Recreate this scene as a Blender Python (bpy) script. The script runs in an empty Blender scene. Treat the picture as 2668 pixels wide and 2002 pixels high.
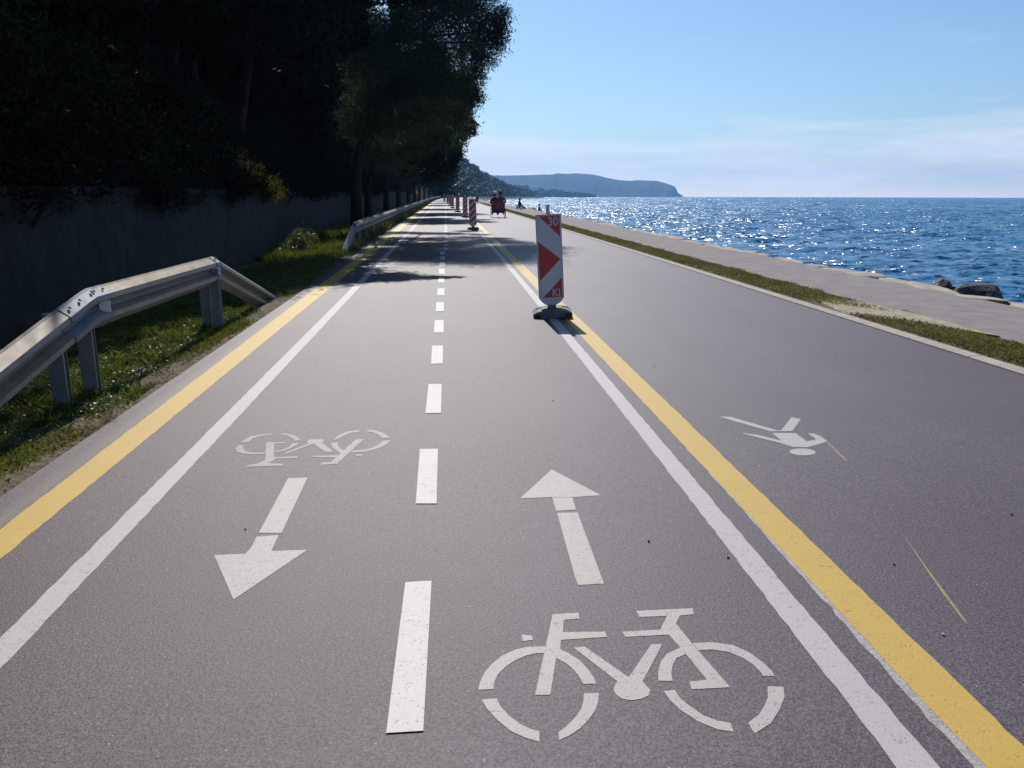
import bpy, bmesh, math, random
import numpy as np
from mathutils import Vector, Matrix, Euler
from mathutils.geometry import tessellate_polygon
from math import sin, cos, tan, radians as R, pi, atan2, sqrt

# ------------------------------------------------------------------ camera
IW, IH, FPX = 2668, 2002, 2077.0          # photo size and focal length in its pixels
CAM_H = 1.5
PITCH, YAW, ROLL = R(13.27), R(4.66), R(0.13)
SLOPE = 0.0034                             # the road climbs very gently away from the camera
scene = bpy.context.scene
cam_data = bpy.data.cameras.new("camera")
cam = bpy.data.objects.new("camera", cam_data)
scene.collection.objects.link(cam)
scene.camera = cam
cam_data.sensor_fit = 'HORIZONTAL'
cam_data.sensor_width = 36.0
cam_data.lens = 36.0 * FPX / IW
cam_data.clip_start = 0.05
cam_data.clip_end = 30000
CM = (Matrix.Rotation(-YAW, 4, 'Z') @ Matrix.Rotation(pi / 2 - PITCH, 4, 'X') @ Matrix.Rotation(ROLL, 4, 'Z'))
CM.translation = Vector((0, 0, CAM_H))
cam.matrix_world = CM

# ------------------------------------------------------------------ light
SUN_EL, SUN_AZ = R(43), R(5)               # azimuth: degrees to the left of the road's direction
world = bpy.data.worlds.new("World")
scene.world = world
world.use_nodes = True
wn, wl = world.node_tree.nodes, world.node_tree.links
wn.clear()
w_out = wn.new('ShaderNodeOutputWorld'); w_bg = wn.new('ShaderNodeBackground')
sky = wn.new('ShaderNodeTexSky'); sky.sky_type = 'NISHITA'; sky.sun_disc = False
sky.sun_elevation = SUN_EL; sky.sun_rotation = -SUN_AZ
sky.air_density = 1.0; sky.dust_density = 0.6; sky.ozone_density = 2.0
w_bg.inputs['Strength'].default_value = 0.082
wl.new(w_bg.outputs[0], w_out.inputs[0])
# thin cloud bank low over the sea and a few wisps
tc = wn.new('ShaderNodeTexCoord'); sep = wn.new('ShaderNodeSeparateXYZ'); wl.new(tc.outputs['Generated'], sep.inputs[0])
def wmath(op, a, b=None, c=None, clamp=False):
    n = wn.new('ShaderNodeMath'); n.operation = op; n.use_clamp = clamp
    for i, v in enumerate((a, b, c)):
        if v is None: continue
        if isinstance(v, (int, float)): n.inputs[i].default_value = v
        else: wl.new(v, n.inputs[i])
    return n.outputs[0]
def wnoise(scale, detail, rough, sc):
    m = wn.new('ShaderNodeMapping'); m.inputs['Scale'].default_value = sc; wl.new(tc.outputs['Generated'], m.inputs[0])
    n = wn.new('ShaderNodeTexNoise'); n.inputs['Scale'].default_value = scale
    n.inputs['Detail'].default_value = detail; n.inputs['Roughness'].default_value = rough
    wl.new(m.outputs[0], n.inputs['Vector']); return n.outputs['Fac']
n1 = wnoise(3.0, 6, 0.55, (1, 1, 9))
n2 = wnoise(5.0, 7, 0.62, (1, 1, 7))
edge = wmath('ADD', wmath('MULTIPLY', wmath('SUBTRACT', n1, 0.5), 0.15), 0.084)
dz = wmath('SUBTRACT', edge, sep.outputs[2])
bank0 = wmath('MULTIPLY', wmath('DIVIDE', dz, 0.030, clamp=True), wmath('ADD', wmath('MULTIPLY', wmath('SUBTRACT', n2, 0.5), 2.6), 0.80, clamp=True))
bank = wmath('MAXIMUM', bank0, wmath('DIVIDE', wmath('SUBTRACT', 0.05, sep.outputs[2]), 0.05, clamp=True))
wisp = wmath('MULTIPLY', wmath('MULTIPLY', wmath('SUBTRACT', n2, 0.60, clamp=True), 2.2, clamp=True),
             wmath('SUBTRACT', 1.0, wmath('DIVIDE', sep.outputs[2], 0.6, clamp=True)))
cf = wmath('MAXIMUM', wmath('MULTIPLY', bank, 0.9), wmath('MULTIPLY', wisp, 0.5))
wmix = wn.new('ShaderNodeMix'); wmix.data_type = 'RGBA'
tint = wn.new('ShaderNodeMix'); tint.data_type = 'RGBA'; tint.blend_type = 'MULTIPLY'; tint.inputs[0].default_value = 1.0
wl.new(sky.outputs[0], tint.inputs[6]); tint.inputs[7].default_value = (0.77, 0.94, 1.10, 1)
ccol = wn.new('ShaderNodeMix'); ccol.data_type = 'RGBA'
wl.new(wmath('DIVIDE', wmath('SUBTRACT', 0.045, sep.outputs[2]), 0.045, clamp=True), ccol.inputs[0])
ccol.inputs[6].default_value = (9.8, 10.2, 11.0, 1); ccol.inputs[7].default_value = (15.0, 13.4, 12.0, 1)
wl.new(cf, wmix.inputs[0]); wl.new(tint.outputs[2], wmix.inputs[6]); wl.new(ccol.outputs[2], wmix.inputs[7])
wl.new(wmix.outputs[2], w_bg.inputs['Color'])

sun_d = bpy.data.lights.new("sun", 'SUN'); sun_d.energy = 4.6; sun_d.angle = R(0.5); sun_d.color = (1.0, 0.955, 0.90)
sun_o = bpy.data.objects.new("sun", sun_d); scene.collection.objects.link(sun_o)
SUN_DIR = Vector((-sin(SUN_AZ) * cos(SUN_EL), cos(SUN_AZ) * cos(SUN_EL), sin(SUN_EL)))
sun_o.rotation_euler = SUN_DIR.to_track_quat('Z', 'Y').to_euler()
sun_o.location = (0, 0, 60)

scene.view_settings.view_transform = 'Standard'
scene.view_settings.look = 'None'
scene.view_settings.exposure = 0.22
scene.view_settings.gamma = 1.0
scene.view_settings.use_curve_mapping = False
scene.cycles.max_bounces = 6
scene.cycles.diffuse_bounces = 3
scene.cycles.glossy_bounces = 3
scene.cycles.transparent_max_bounces = 8
scene.cycles.volume_bounces = 0

# ------------------------------------------------------------------ helpers
def ray(x, y):
    d = Vector(((x - IW / 2) / FPX, -(y - IH / 2) / FPX, -1.0))
    return CM.to_3x3() @ d
def G(x, y, z=0.0):
    """point of the road plane (plus height z) seen at photo pixel x, y"""
    d = ray(x, y)
    t = (z - CAM_H) / (d.z - SLOPE * d.y)
    return Vector((0, 0, CAM_H)) + d * t
def AT(x, y, Y):
    """point at distance Y along the road seen at photo pixel x, y"""
    d = ray(x, y)
    return Vector((0, 0, CAM_H)) + d * (Y / d.y)
def gz(Y): return SLOPE * max(min(Y, 260), -30)
def CV(Y): return 1.2e-4 * max(0.0, Y - 130) ** 2
def W(u, Y, z=0.0): return Vector((u + CV(Y), Y, gz(Y) + z))

LINKED = scene.collection.objects
def tag(o, label=None, cat=None, group=None, kind=None):
    if label: o['label'] = label
    if cat: o['category'] = cat
    if group: o['group'] = group
    if kind: o['kind'] = kind
    return o
def empty(name, loc=(0, 0, 0), rot=(0, 0, 0)):
    o = bpy.data.objects.new(name, None); o.location = loc; o.rotation_euler = rot
    o.empty_display_size = 0.2; LINKED.link(o); return o
def link(name, me, mats, parent=None, smooth=False):
    if not isinstance(mats, (list, tuple)): mats = [mats]
    for m in mats: me.materials.append(m)
    if smooth: me.polygons.foreach_set('use_smooth', [True] * len(me.polygons))
    o = bpy.data.objects.new(name, me); LINKED.link(o)
    if parent: o.parent = parent
    return o
def copy_tree(o, parent=None):
    c = o.copy(); LINKED.link(c); c.parent = parent
    for ch in list(o.children): copy_tree(ch, c)
    return c
def mesh_np(name, verts, faces_n, idx, smooth=False):
    """verts (n,3) array; all faces with faces_n corners; idx flat"""
    me = bpy.data.meshes.new(name)
    nv = len(verts); idx = np.asarray(idx, dtype=np.int32).ravel(); nf = len(idx) // faces_n
    me.vertices.add(nv); me.vertices.foreach_set('co', np.asarray(verts, dtype=np.float32).ravel())
    me.loops.add(len(idx)); me.loops.foreach_set('vertex_index', idx)
    me.polygons.add(nf); me.polygons.foreach_set('loop_start', np.arange(0, len(idx), faces_n, dtype=np.int32))
    me.update(calc_edges=True); me.validate()
    if smooth: me.polygons.foreach_set('use_smooth', [True] * nf)
    return me
class MB:
    def __init__(s): s.v = []; s.f = []; s.m = []
    def add(s, vs, fs, mi=0):
        b = len(s.v); s.v += [tuple(v) for v in vs]; s.f += [tuple(b + i for i in f) for f in fs]; s.m += [mi] * len(fs)
    def box(s, c, d, M=None, mi=0, taper=1.0):
        x, y, z = d[0] / 2, d[1] / 2, d[2] / 2
        vs = [Vector((sx * x * (taper if sz > 0 else 1), sy * y * (taper if sz > 0 else 1), sz * z)) for sz in (-1, 1) for sy in (-1, 1) for sx in (-1, 1)]
        if M is not None: vs = [M @ v for v in vs]
        vs = [v + Vector(c) for v in vs]
        s.add(vs, [(0, 2, 3, 1), (4, 5, 7, 6), (0, 1, 5, 4), (2, 6, 7, 3), (0, 4, 6, 2), (1, 3, 7, 5)], mi)
    def tube(s, pts, rad, n=8, mi=0, cap=True):
        pts = [Vector(p) for p in pts]
        if not isinstance(rad, (list, tuple)): rad = [rad] * len(pts)
        rings = []
        for i, p in enumerate(pts):
            t = (pts[min(i + 1, len(pts) - 1)] - pts[max(i - 1, 0)]).normalized()
            a = t.cross(Vector((0, 0, 1)) if abs(t.z) < 0.9 else Vector((1, 0, 0))).normalized(); b = t.cross(a)
            rings.append([p + (a * cos(2 * pi * k / n) + b * sin(2 * pi * k / n)) * rad[i] for k in range(n)])
        vs = [v for r in rings for v in r]; fs = []
        for i in range(len(pts) - 1):
            for k in range(n):
                k2 = (k + 1) % n
                fs.append((i * n + k, i * n + k2, (i + 1) * n + k2, (i + 1) * n + k))
        if cap: fs += [tuple(range(n - 1, -1, -1)), tuple((len(pts) - 1) * n + k for k in range(n))]
        s.add(vs, fs, mi)
    def ball(s, c, r, nu=10, nv=7, mi=0, M=None):
        if not isinstance(r, (list, tuple)): r = (r, r, r)
        vs = []
        for j in range(nv + 1):
            th = pi * j / nv
            for i in range(nu):
                a = 2 * pi * i / nu
                v = Vector((r[0] * sin(th) * cos(a), r[1] * sin(th) * sin(a), r[2] * cos(th)))
                if M is not None: v = M @ v
                vs.append(v + Vector(c))
        fs = [(j * nu + i, (j + 1) * nu + i, (j + 1) * nu + (i + 1) % nu, j * nu + (i + 1) % nu) for j in range(nv) for i in range(nu)]
        s.add(vs, fs, mi)
    def ring(s, c, R_, r, axis='X', n=20, m=6, mi=0):
        vs = []
        for i in range(n):
            a = 2 * pi * i / n
            for j in range(m):
                b = 2 * pi * j / m
                rr = R_ + r * cos(b)
                p = (r * sin(b), rr * cos(a), rr * sin(a))
                vs.append(Vector(p) + Vector(c))
        fs = [(i * m + j, i * m + (j + 1) % m, ((i + 1) % n) * m + (j + 1) % m, ((i + 1) % n) * m + j) for i in range(n) for j in range(m)]
        s.add(vs, fs, mi)
    def build(s, name, mats, parent=None, smooth=False):
        me = bpy.data.meshes.new(name); me.from_pydata(s.v, [], s.f)
        if len(set(s.m)) > 1: me.polygons.foreach_set('material_index', s.m)
        me.update()
        bm = bmesh.new(); bm.from_mesh(me)
        bmesh.ops.remove_doubles(bm, verts=bm.verts, dist=1e-5)
        bmesh.ops.recalc_face_normals(bm, faces=bm.faces); bm.to_mesh(me); bm.free()
        return link(name, me, mats, parent, smooth)

# ------------------------------------------------------------------ materials
def mat(name, base=(0.5, 0.5, 0.5), rough=0.6, metal=0.0, spec=0.5):
    m = bpy.data.materials.new(name); m.use_nodes = True
    b = m.node_tree.nodes['Principled BSDF']
    b.inputs['Base Color'].default_value = (*base, 1); b.inputs['Roughness'].default_value = rough
    b.inputs['Metallic'].default_value = metal; b.inputs['Specular IOR Level'].default_value = spec
    return m
class NT:
    def __init__(s, m): s.t = m.node_tree; s.n = s.t.nodes; s.l = s.t.links; s.b = s.n['Principled BSDF']; s._c = None
    def coord(s, kind='Object', scale=(1, 1, 1)):
        c = s.n.new('ShaderNodeTexCoord'); mp = s.n.new('ShaderNodeMapping'); mp.inputs['Scale'].default_value = scale
        s.l.new(c.outputs[kind], mp.inputs[0]); return mp.outputs[0]
    def geo(s, scale=(1, 1, 1)):
        c = s.n.new('ShaderNodeNewGeometry'); mp = s.n.new('ShaderNodeMapping'); mp.inputs['Scale'].default_value = scale
        s.l.new(c.outputs['Position'], mp.inputs[0]); return mp.outputs[0]
    def noise(s, vec, scale, detail=4, rough=0.55, out='Fac'):
        n = s.n.new('ShaderNodeTexNoise'); n.inputs['Scale'].default_value = scale; n.inputs['Detail'].default_value = detail
        n.inputs['Roughness'].default_value = rough; s.l.new(vec, n.inputs['Vector']); return n.outputs[out]
    def vor(s, vec, scale, out='Distance', feature='F1'):
        n = s.n.new('ShaderNodeTexVoronoi'); n.feature = feature; n.inputs['Scale'].default_value = scale
        s.l.new(vec, n.inputs['Vector']); return n.outputs[out]
    def ramp(s, fac, stops):
        n = s.n.new('ShaderNodeValToRGB'); e = n.color_ramp.elements
        while len(e) < len(stops): e.new(0.5)
        for i, (p, c) in enumerate(stops):
            e[i].position = p; e[i].color = (*c, 1) if isinstance(c, (tuple, list)) else (c, c, c, 1)
        s.l.new(fac, n.inputs[0]); return n.outputs[0]
    def mix(s, fac, a, b, mode='MIX'):
        n = s.n.new('ShaderNodeMix'); n.data_type = 'RGBA'; n.blend_type = mode
        for i, v in ((0, fac), (6, a), (7, b)):
            if isinstance(v, (int, float)): n.inputs[i].default_value = v
            elif isinstance(v, (tuple, list)): n.inputs[i].default_value = (*v, 1)
            else: s.l.new(v, n.inputs[i])
        return n.outputs[2]
    def math(s, op, a, b=0.0, clamp=False):
        n = s.n.new('ShaderNodeMath'); n.operation = op; n.use_clamp = clamp
        for i, v in ((0, a), (1, b)):
            if isinstance(v, (int, float)): n.inputs[i].default_value = v
            else: s.l.new(v, n.inputs[i])
        return n.outputs[0]
    def xyz(s, vec):
        n = s.n.new('ShaderNodeSeparateXYZ'); s.l.new(vec, n.inputs[0]); return n.outputs
    def bump(s, h, strength=0.3, dist=0.01, normal=None):
        n = s.n.new('ShaderNodeBump'); n.inputs['Strength'].default_value = strength; n.inputs['Distance'].default_value = dist
        s.l.new(h, n.inputs['Height'])
        if normal is not None: s.l.new(normal, n.inputs['Normal'])
        return n.outputs[0]
    def set(s, name, sock):
        if isinstance(sock, (int, float)): s.b.inputs[name].default_value = sock
        else: s.l.new(sock, s.b.inputs[name])

def asphalt_mat():
    m = mat('asphalt', rough=0.6, spec=0.42); t = NT(m); v = t.geo()
    gr = t.noise(v, 105, 3, 0.8); fine = t.noise(v, 260, 2, 0.7); mid = t.noise(v, 22, 4, 0.6); big = t.noise(v, 0.5, 4, 0.55)
    lane = t.noise(t.geo((1.4, 0.05, 1)), 1.0, 3, 0.5)
    base = t.mix(t.ramp(big, [(0.35, 0.0), (0.65, 1.0)]), (0.060, 0.0425, 0.0520), (0.072, 0.0550, 0.0650))
    base = t.mix(t.ramp(lane, [(0.40, 0.0), (0.66, 0.5)]), base, (0.053, 0.0375, 0.0465))
    g2 = t.ramp(t.math('ADD', t.math('MULTIPLY', gr, 0.6), t.math('MULTIPLY', fine, 0.4)), [(0.40, 0.15), (0.50, 1.0), (0.61, 2.4)])
    col = t.mix(1.0, base, g2, 'MULTIPLY')
    col = t.mix(1.0, col, t.ramp(mid, [(0.3, 0.96), (0.7, 1.04)]), 'MULTIPLY')
    pit = t.ramp(t.vor(v, 34), [(0.10, 1.0), (0.17, 0.0)])
    rare = t.ramp(t.noise(v, 13, 2, 0.5), [(0.50, 0.0), (0.54, 1.0)])
    col = t.mix(t.math('MULTIPLY', pit, rare), col, (0.012, 0.011, 0.012))
    chip = t.ramp(t.vor(t.geo((1.1, 1.1, 1)), 27), [(0.055, 1.0), (0.10, 0.0)])
    rare2 = t.ramp(t.noise(v, 8, 2, 0.5), [(0.58, 0.0), (0.62, 1.0)])
    col = t.mix(t.math('MULTIPLY', chip, rare2), col, (0.42, 0.40, 0.39))
    x = t.xyz(v)[0]
    dn = t.noise(t.geo((1, 0.4, 1)), 3.0, 4, 0.6)
    d = t.math('MULTIPLY', t.math('SUBTRACT', 1.0, t.math('ABSOLUTE', t.math('DIVIDE', t.math('ADD', x, 2.10), 0.09)), clamp=True), t.math('ADD', dn, 0.2), clamp=True)
    col = t.mix(t.math('MULTIPLY', d, 0.75), col, (0.17, 0.145, 0.12))
    t.set('Base Color', col)
    t.set('Roughness', t.ramp(fine, [(0.3, 0.55), (0.7, 0.63)]))
    h = t.math('ADD', gr, t.math('MULTIPLY', fine, 0.5))
    t.set('Normal', t.bump(h, 0.5, 0.004))
    return m
def paint_mat(name, c, worn=0.30, seed=0.0, under=(0.13, 0.125, 0.13)):
    m = mat(name, rough=0.6, spec=0.4); t = NT(m); v = t.geo(); v2 = t.geo((1, 1, 1))
    fine = t.noise(v, 130, 3, 0.7); mid = t.noise(t.geo((1, 2.2, 1)), 14 + seed, 5, 0.6); big = t.noise(v, 2.3 + seed, 3)
    base = t.mix(t.ramp(mid, [(0.35, 0.0), (0.7, 0.5)]), c, tuple(k * 0.76 for k in c))
    base = t.mix(t.ramp(big, [(0.4, 0.0), (0.7, 0.28)]), base, tuple(k * 0.82 for k in c))
    wear = t.ramp(t.math('ADD', t.math('MULTIPLY', fine, 0.62), t.math('MULTIPLY', mid, 0.38)), [(worn, 1.0), (worn + 0.09, 0.0)])
    t.set('Base Color', t.mix(t.math('MULTIPLY', wear, 0.7), base, under))
    t.set('Normal', t.bump(t.math('ADD', fine, mid), 0.35, 0.003))
    return m
M = {}
M['asphalt'] = asphalt_mat()
M['white'] = paint_mat('white_paint', (0.42, 0.385, 0.385), 0.37, 0, (0.08, 0.07, 0.072))
M['dash'] = paint_mat('dash_paint', (0.56, 0.51, 0.50), 0.37, 3, (0.08, 0.07, 0.072))
M['symbol'] = paint_mat('symbol_paint', (0.40, 0.37, 0.345), 0.38, 7, (0.08, 0.07, 0.072))
M['faded'] = paint_mat('faded_symbol_paint', (0.31, 0.28, 0.28), 0.42, 5, (0.08, 0.07, 0.072))
M['yellow'] = paint_mat('yellow_paint', (0.50, 0.325, 0.058), 0.365, 1, (0.10, 0.08, 0.05))
M['ghost'] = paint_mat('old_white_paint', (0.40, 0.38, 0.37), 0.45, 9)
M['scratch'] = paint_mat('scratch_paint', (0.30, 0.26, 0.11), 0.45, 4)

def simple_noise_mat(name, c1, c2, scale=3, rough=0.8, bumpk=0.3, bdist=0.02, spec=0.3, metal=0.0, detail=6, mapscale=(1, 1, 1)):
    m = mat(name, rough=rough, spec=spec, metal=metal); t = NT(m); v = t.geo(mapscale)
    n = t.noise(v, scale, detail, 0.62)
    t.set('Base Color', t.ramp(n, [(0.34, c1), (0.66, c2)]))
    t.set('Normal', t.bump(n, bumpk, bdist)); return m
M['soil'] = simple_noise_mat('verge_soil', (0.055, 0.043, 0.026), (0.15, 0.12, 0.078), 16, 0.95, 0.8, 0.03)
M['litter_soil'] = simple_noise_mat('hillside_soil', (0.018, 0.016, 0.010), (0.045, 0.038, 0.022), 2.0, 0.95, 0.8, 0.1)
M['kerb'] = simple_noise_mat('kerb_concrete', (0.27, 0.245, 0.205), (0.38, 0.35, 0.30), 12, 0.85, 0.3, 0.01)
M['path'] = simple_noise_mat('promenade_concrete', (0.165, 0.145, 0.140), (0.225, 0.200, 0.193), 3.0, 0.9, 0.15, 0.006)
M['stone'] = simple_noise_mat('sea_wall_stone', (0.25, 0.205, 0.165), (0.42, 0.36, 0.305), 3.4, 0.9, 0.5, 0.03)
M['sand'] = simple_noise_mat('sandy_ground', (0.22, 0.19, 0.13), (0.36, 0.32, 0.235), 9, 0.95, 0.5, 0.02)
M['rock'] = simple_noise_mat('dark_rock', (0.020, 0.019, 0.020), (0.085, 0.078, 0.074), 4, 0.7, 1.0, 0.08)
M['bark'] = simple_noise_mat('pine_bark', (0.014, 0.011, 0.009), (0.045, 0.035, 0.028), 9, 0.9, 0.8, 0.03, mapscale=(1, 1, 0.25))

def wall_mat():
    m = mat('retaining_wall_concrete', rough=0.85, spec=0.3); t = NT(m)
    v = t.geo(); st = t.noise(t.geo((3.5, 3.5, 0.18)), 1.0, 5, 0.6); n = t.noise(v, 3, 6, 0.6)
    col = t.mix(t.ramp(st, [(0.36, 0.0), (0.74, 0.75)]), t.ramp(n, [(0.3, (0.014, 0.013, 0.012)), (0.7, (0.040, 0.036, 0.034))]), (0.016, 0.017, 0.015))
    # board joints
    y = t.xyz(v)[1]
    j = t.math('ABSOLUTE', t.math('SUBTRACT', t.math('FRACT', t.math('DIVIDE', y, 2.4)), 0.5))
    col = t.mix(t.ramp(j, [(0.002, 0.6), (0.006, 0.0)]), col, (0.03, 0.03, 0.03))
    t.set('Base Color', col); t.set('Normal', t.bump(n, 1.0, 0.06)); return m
M['wall'] = wall_mat()

def leaf_mat(name, c1, c2, trans=0.0, rough=0.55, spec=0.35, scale=1.5):
    m = mat(name, rough=rough, spec=spec); t = NT(m)
    v = t.geo(); n = t.noise(v, scale, 3, 0.6)
    rn = t.n.new('ShaderNodeNewGeometry').outputs['Random Per Island']
    f = t.math('ADD', t.math('MULTIPLY', n, 0.6), t.math('MULTIPLY', rn, 0.4))
    col = t.ramp(f, [(0.3, c1), (0.7, c2)])
    t.set('Base Color', col)
    if trans > 0:
        tr = t.n.new('ShaderNodeBsdfTranslucent'); t.l.new(t.mix(1.0, col, (1.25, 1.3, 0.7), 'MULTIPLY'), tr.inputs[0])
        mx = t.n.new('ShaderNodeMixShader'); mx.inputs[0].default_value = trans
        t.l.new(t.b.outputs[0], mx.inputs[1]); t.l.new(tr.outputs[0], mx.inputs[2])
        t.l.new(mx.outputs[0], t.n['Material Output'].inputs['Surface'])
    return m
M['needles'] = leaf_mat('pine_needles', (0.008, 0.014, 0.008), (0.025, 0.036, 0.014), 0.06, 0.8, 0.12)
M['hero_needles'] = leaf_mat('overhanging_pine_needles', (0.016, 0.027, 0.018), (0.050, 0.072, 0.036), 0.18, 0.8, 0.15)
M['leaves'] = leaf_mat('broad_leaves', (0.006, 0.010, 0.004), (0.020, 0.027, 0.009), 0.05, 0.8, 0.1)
M['far_leaves'] = leaf_mat('far_wood_leaves', (0.018, 0.030, 0.019), (0.042, 0.058, 0.028), 0.0, scale=0.15)
M['grass'] = leaf_mat('verge_grass', (0.040, 0.056, 0.012), (0.185, 0.195, 0.050), 0.32, 0.7, 0.2, 5.0)
M['dry'] = leaf_mat('dry_grass', (0.16, 0.12, 0.055), (0.34, 0.27, 0.14), 0.25, 0.7, 0.2, 3.0)
M['strip_grass'] = leaf_mat('strip_grass', (0.085, 0.086, 0.030), (0.23, 0.205, 0.095), 0.30, 0.7, 0.2, 1.2)
M['yellow_grass'] = leaf_mat('yellow_grass', (0.06, 0.055, 0.012), (0.19, 0.155, 0.04), 0.25, 0.7, 0.2, 3.0)

def galv_mat(name, c=(0.33, 0.325, 0.32), dusty=True, rough=0.50, metal=0.55):
    m = mat(name, c, rough, metal); t = NT(m); v = t.geo()
    n = t.noise(v, 7, 6, 0.65); sp = t.noise(t.geo((9, 0.9, 9)), 1.5, 4, 0.6)
    col = t.ramp(n, [(0.3, tuple(k * 0.72 for k in c)), (0.7, tuple(min(1, k * 1.15) for k in c))])
    if dusty:
        up = t.xyz(t.n.new('ShaderNodeNewGeometry').outputs['Normal'])[2]
        dm = t.math('MULTIPLY', t.ramp(up, [(0.0, 0.45), (0.40, 1.0)]), t.ramp(sp, [(0.25, 0.55), (0.6, 1.0)]))
        col = t.mix(dm, col, t.ramp(n, [(0.35, (0.15, 0.108, 0.062)), (0.65, (0.25, 0.19, 0.115))]))
        t.set('Metallic', t.math('SUBTRACT', metal, t.math('MULTIPLY', dm, metal * 0.9)))
    t.set('Base Color', col); t.set('Roughness', t.ramp(n, [(0.3, rough - 0.06), (0.7, rough + 0.15)])); return m
M['rail'] = galv_mat('galvanised_rail')
M['cap'] = galv_mat('galvanised_cap', (0.22, 0.225, 0.25), False, 0.6, 0.35)
M['post'] = galv_mat('galvanised_post', (0.24, 0.245, 0.24), False, 0.6, 0.35)
M['bolt'] = mat('bolt_steel', (0.16, 0.15, 0.14), 0.6, 0.4)
M['reflector'] = mat('reflector_white', (0.75, 0.74, 0.74), 0.35)
M['red_film'] = simple_noise_mat('red_reflective_film', (0.50, 0.030, 0.035), (0.60, 0.045, 0.045), 6, 0.35, 0.05, 0.002, 0.5)
M['white_film'] = simple_noise_mat('white_reflective_film', (0.62, 0.60, 0.60), (0.74, 0.73, 0.73), 5, 0.4, 0.05, 0.002, 0.5)
M['text_film'] = mat('pale_lettering', (0.55, 0.50, 0.54), 0.5)
M['beacon_frame'] = mat('beacon_plastic', (0.60, 0.59, 0.60), 0.5)
M['tube'] = mat('beacon_post_aluminium', (0.50, 0.50, 0.51), 0.45, 0.5)
M['rubber'] = simple_noise_mat('recycled_rubber', (0.10, 0.098, 0.10), (0.19, 0.185, 0.185), 20, 0.75, 0.4, 0.006, 0.35)
M['black'] = mat('black_rubber', (0.02, 0.02, 0.022), 0.7)
M['steel'] = mat('dark_steel', (0.09, 0.09, 0.10), 0.45, 0.6)
M['maroon'] = mat('maroon_panel', (0.34, 0.040, 0.095), 0.45)
M['maroon_cloth'] = mat('maroon_clothing', (0.20, 0.035, 0.060), 0.9, 0, 0.1)
M['plum_cloth'] = mat('plum_clothing', (0.24, 0.09, 0.12), 0.9, 0, 0.1)
M['skin'] = mat('skin', (0.42, 0.26, 0.19), 0.6)
M['hair'] = mat('dark_hair', (0.02, 0.014, 0.012), 0.6)
M['white_cloth'] = mat('white_cloth', (0.80, 0.80, 0.80), 0.8)
M['olive_cloth'] = mat('dark_green_cloth', (0.030, 0.042, 0.034), 0.9, 0, 0.1)
M['navy_cloth'] = mat('dark_navy_cloth', (0.025, 0.025, 0.035), 0.9, 0, 0.1)
M['house'] = mat('house_render', (0.75, 0.73, 0.70), 0.8)
M['roof'] = mat('roof_tiles', (0.26, 0.13, 0.09), 0.8)
M['pane'] = mat('dark_window', (0.04, 0.045, 0.05), 0.2)
M['sail'] = mat('sail_cloth', (0.75, 0.75, 0.74), 0.8)

# ------------------------------------------------------------------ land as sheets along the shore
YS = sorted(set([-12, -8, -4, 0] + [round(2 + 1.0 * i, 2) for i in range(0, 60)] + [62 + 4 * i for i in range(50)] +
                [262 + 14 * i for i in range(0, 50)] + [962 + 28 * i for i in range(0, 9)]))
YMAX = YS[-1]
def sheet(name, us, zfun, material, ys=YS, parent=None, smooth=False):
    us = list(us); vs = []; fs = []
    for Y in ys:
        for u in us:
            uu = u(Y) if callable(u) else u
            vs.append(W(uu, Y, zfun(uu, Y)))
    n = len(us)
    for j in range(len(ys) - 1):
        for i in range(n - 1):
            a = j * n + i; fs.append((a, a + 1, a + n + 1, a + n))
    me = bpy.data.meshes.new(name); me.from_pydata(vs, [], fs); me.update()
    return link(name, me, material, parent, smooth)
random.seed(3)
rng = np.random.default_rng(11)

road_o = sheet('road', [-2.27, -1, 0, 1, 2, 3, 4, 4.90], lambda u, Y: 0.0, M['asphalt'])
tag(road_o, kind='structure')
def verge_z(u, Y):
    return -0.015 - 0.10 * min(1, max(0, (-2.5 - u)) / 1.0) + 0.02 * sin(u * 7 + Y * 1.7) * (1 if u < -2.4 else 0)
tag(sheet('verge', [-7.0, -6.4, -5.4, -4.8, -4.3, -3.8, -3.4, -3.0, -2.7, -2.45, -2.24], verge_z, M['soil']), kind='structure')
tag(sheet('grass_strip', [4.98, 5.2, 5.5, 5.78, 5.86], lambda u, Y: 0.015 + 0.025 * (5.1 < u < 5.7), M['soil']), kind='structure')
tag(sheet('promenade', [5.80, 6.6, lambda Y: 7.66 + 0.10 * sin(Y * 0.6) * sin(Y * 0.23)], lambda u, Y: 0.022 + (0.004 if u > 6 else 0), M['path']), kind='structure')
# kerb: a row of long concrete blocks
kb = MB(); Y = -10.0
while Y < 400:
    L = 1.0 if Y < 80 else 4.0
    a, b = Y + 0.006, Y + L - 0.006
    pts = []
    for yy in (a, b):
        for (u, z) in ((4.885, -0.05), (4.885, 0.010), (4.90, 0.016), (5.02, 0.022), (5.035, -0.05)):
            pts.append(W(u, yy, z))
    kb.add(pts, [(0, 1, 6, 5), (1, 2, 7, 6), (2, 3, 8, 7), (3, 4, 9, 8), (0, 4, 3, 2, 1), (5, 6, 7, 8, 9)])
    Y += L
tag(kb.build('kerb', M['kerb']), kind='structure')
# land beneath everything, dropping into the sea
SEA = -1.75
def base_z(u, Y):
    if u > 9: return -3.5
    if u > 8.0: return -2.6
    return -0.30
tag(sheet('ground', [-60, -30, -12, -5.0, 0, 4, 7.5, 7.9, 9.0, 14.0], base_z, M['sand']), kind='structure')

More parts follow.
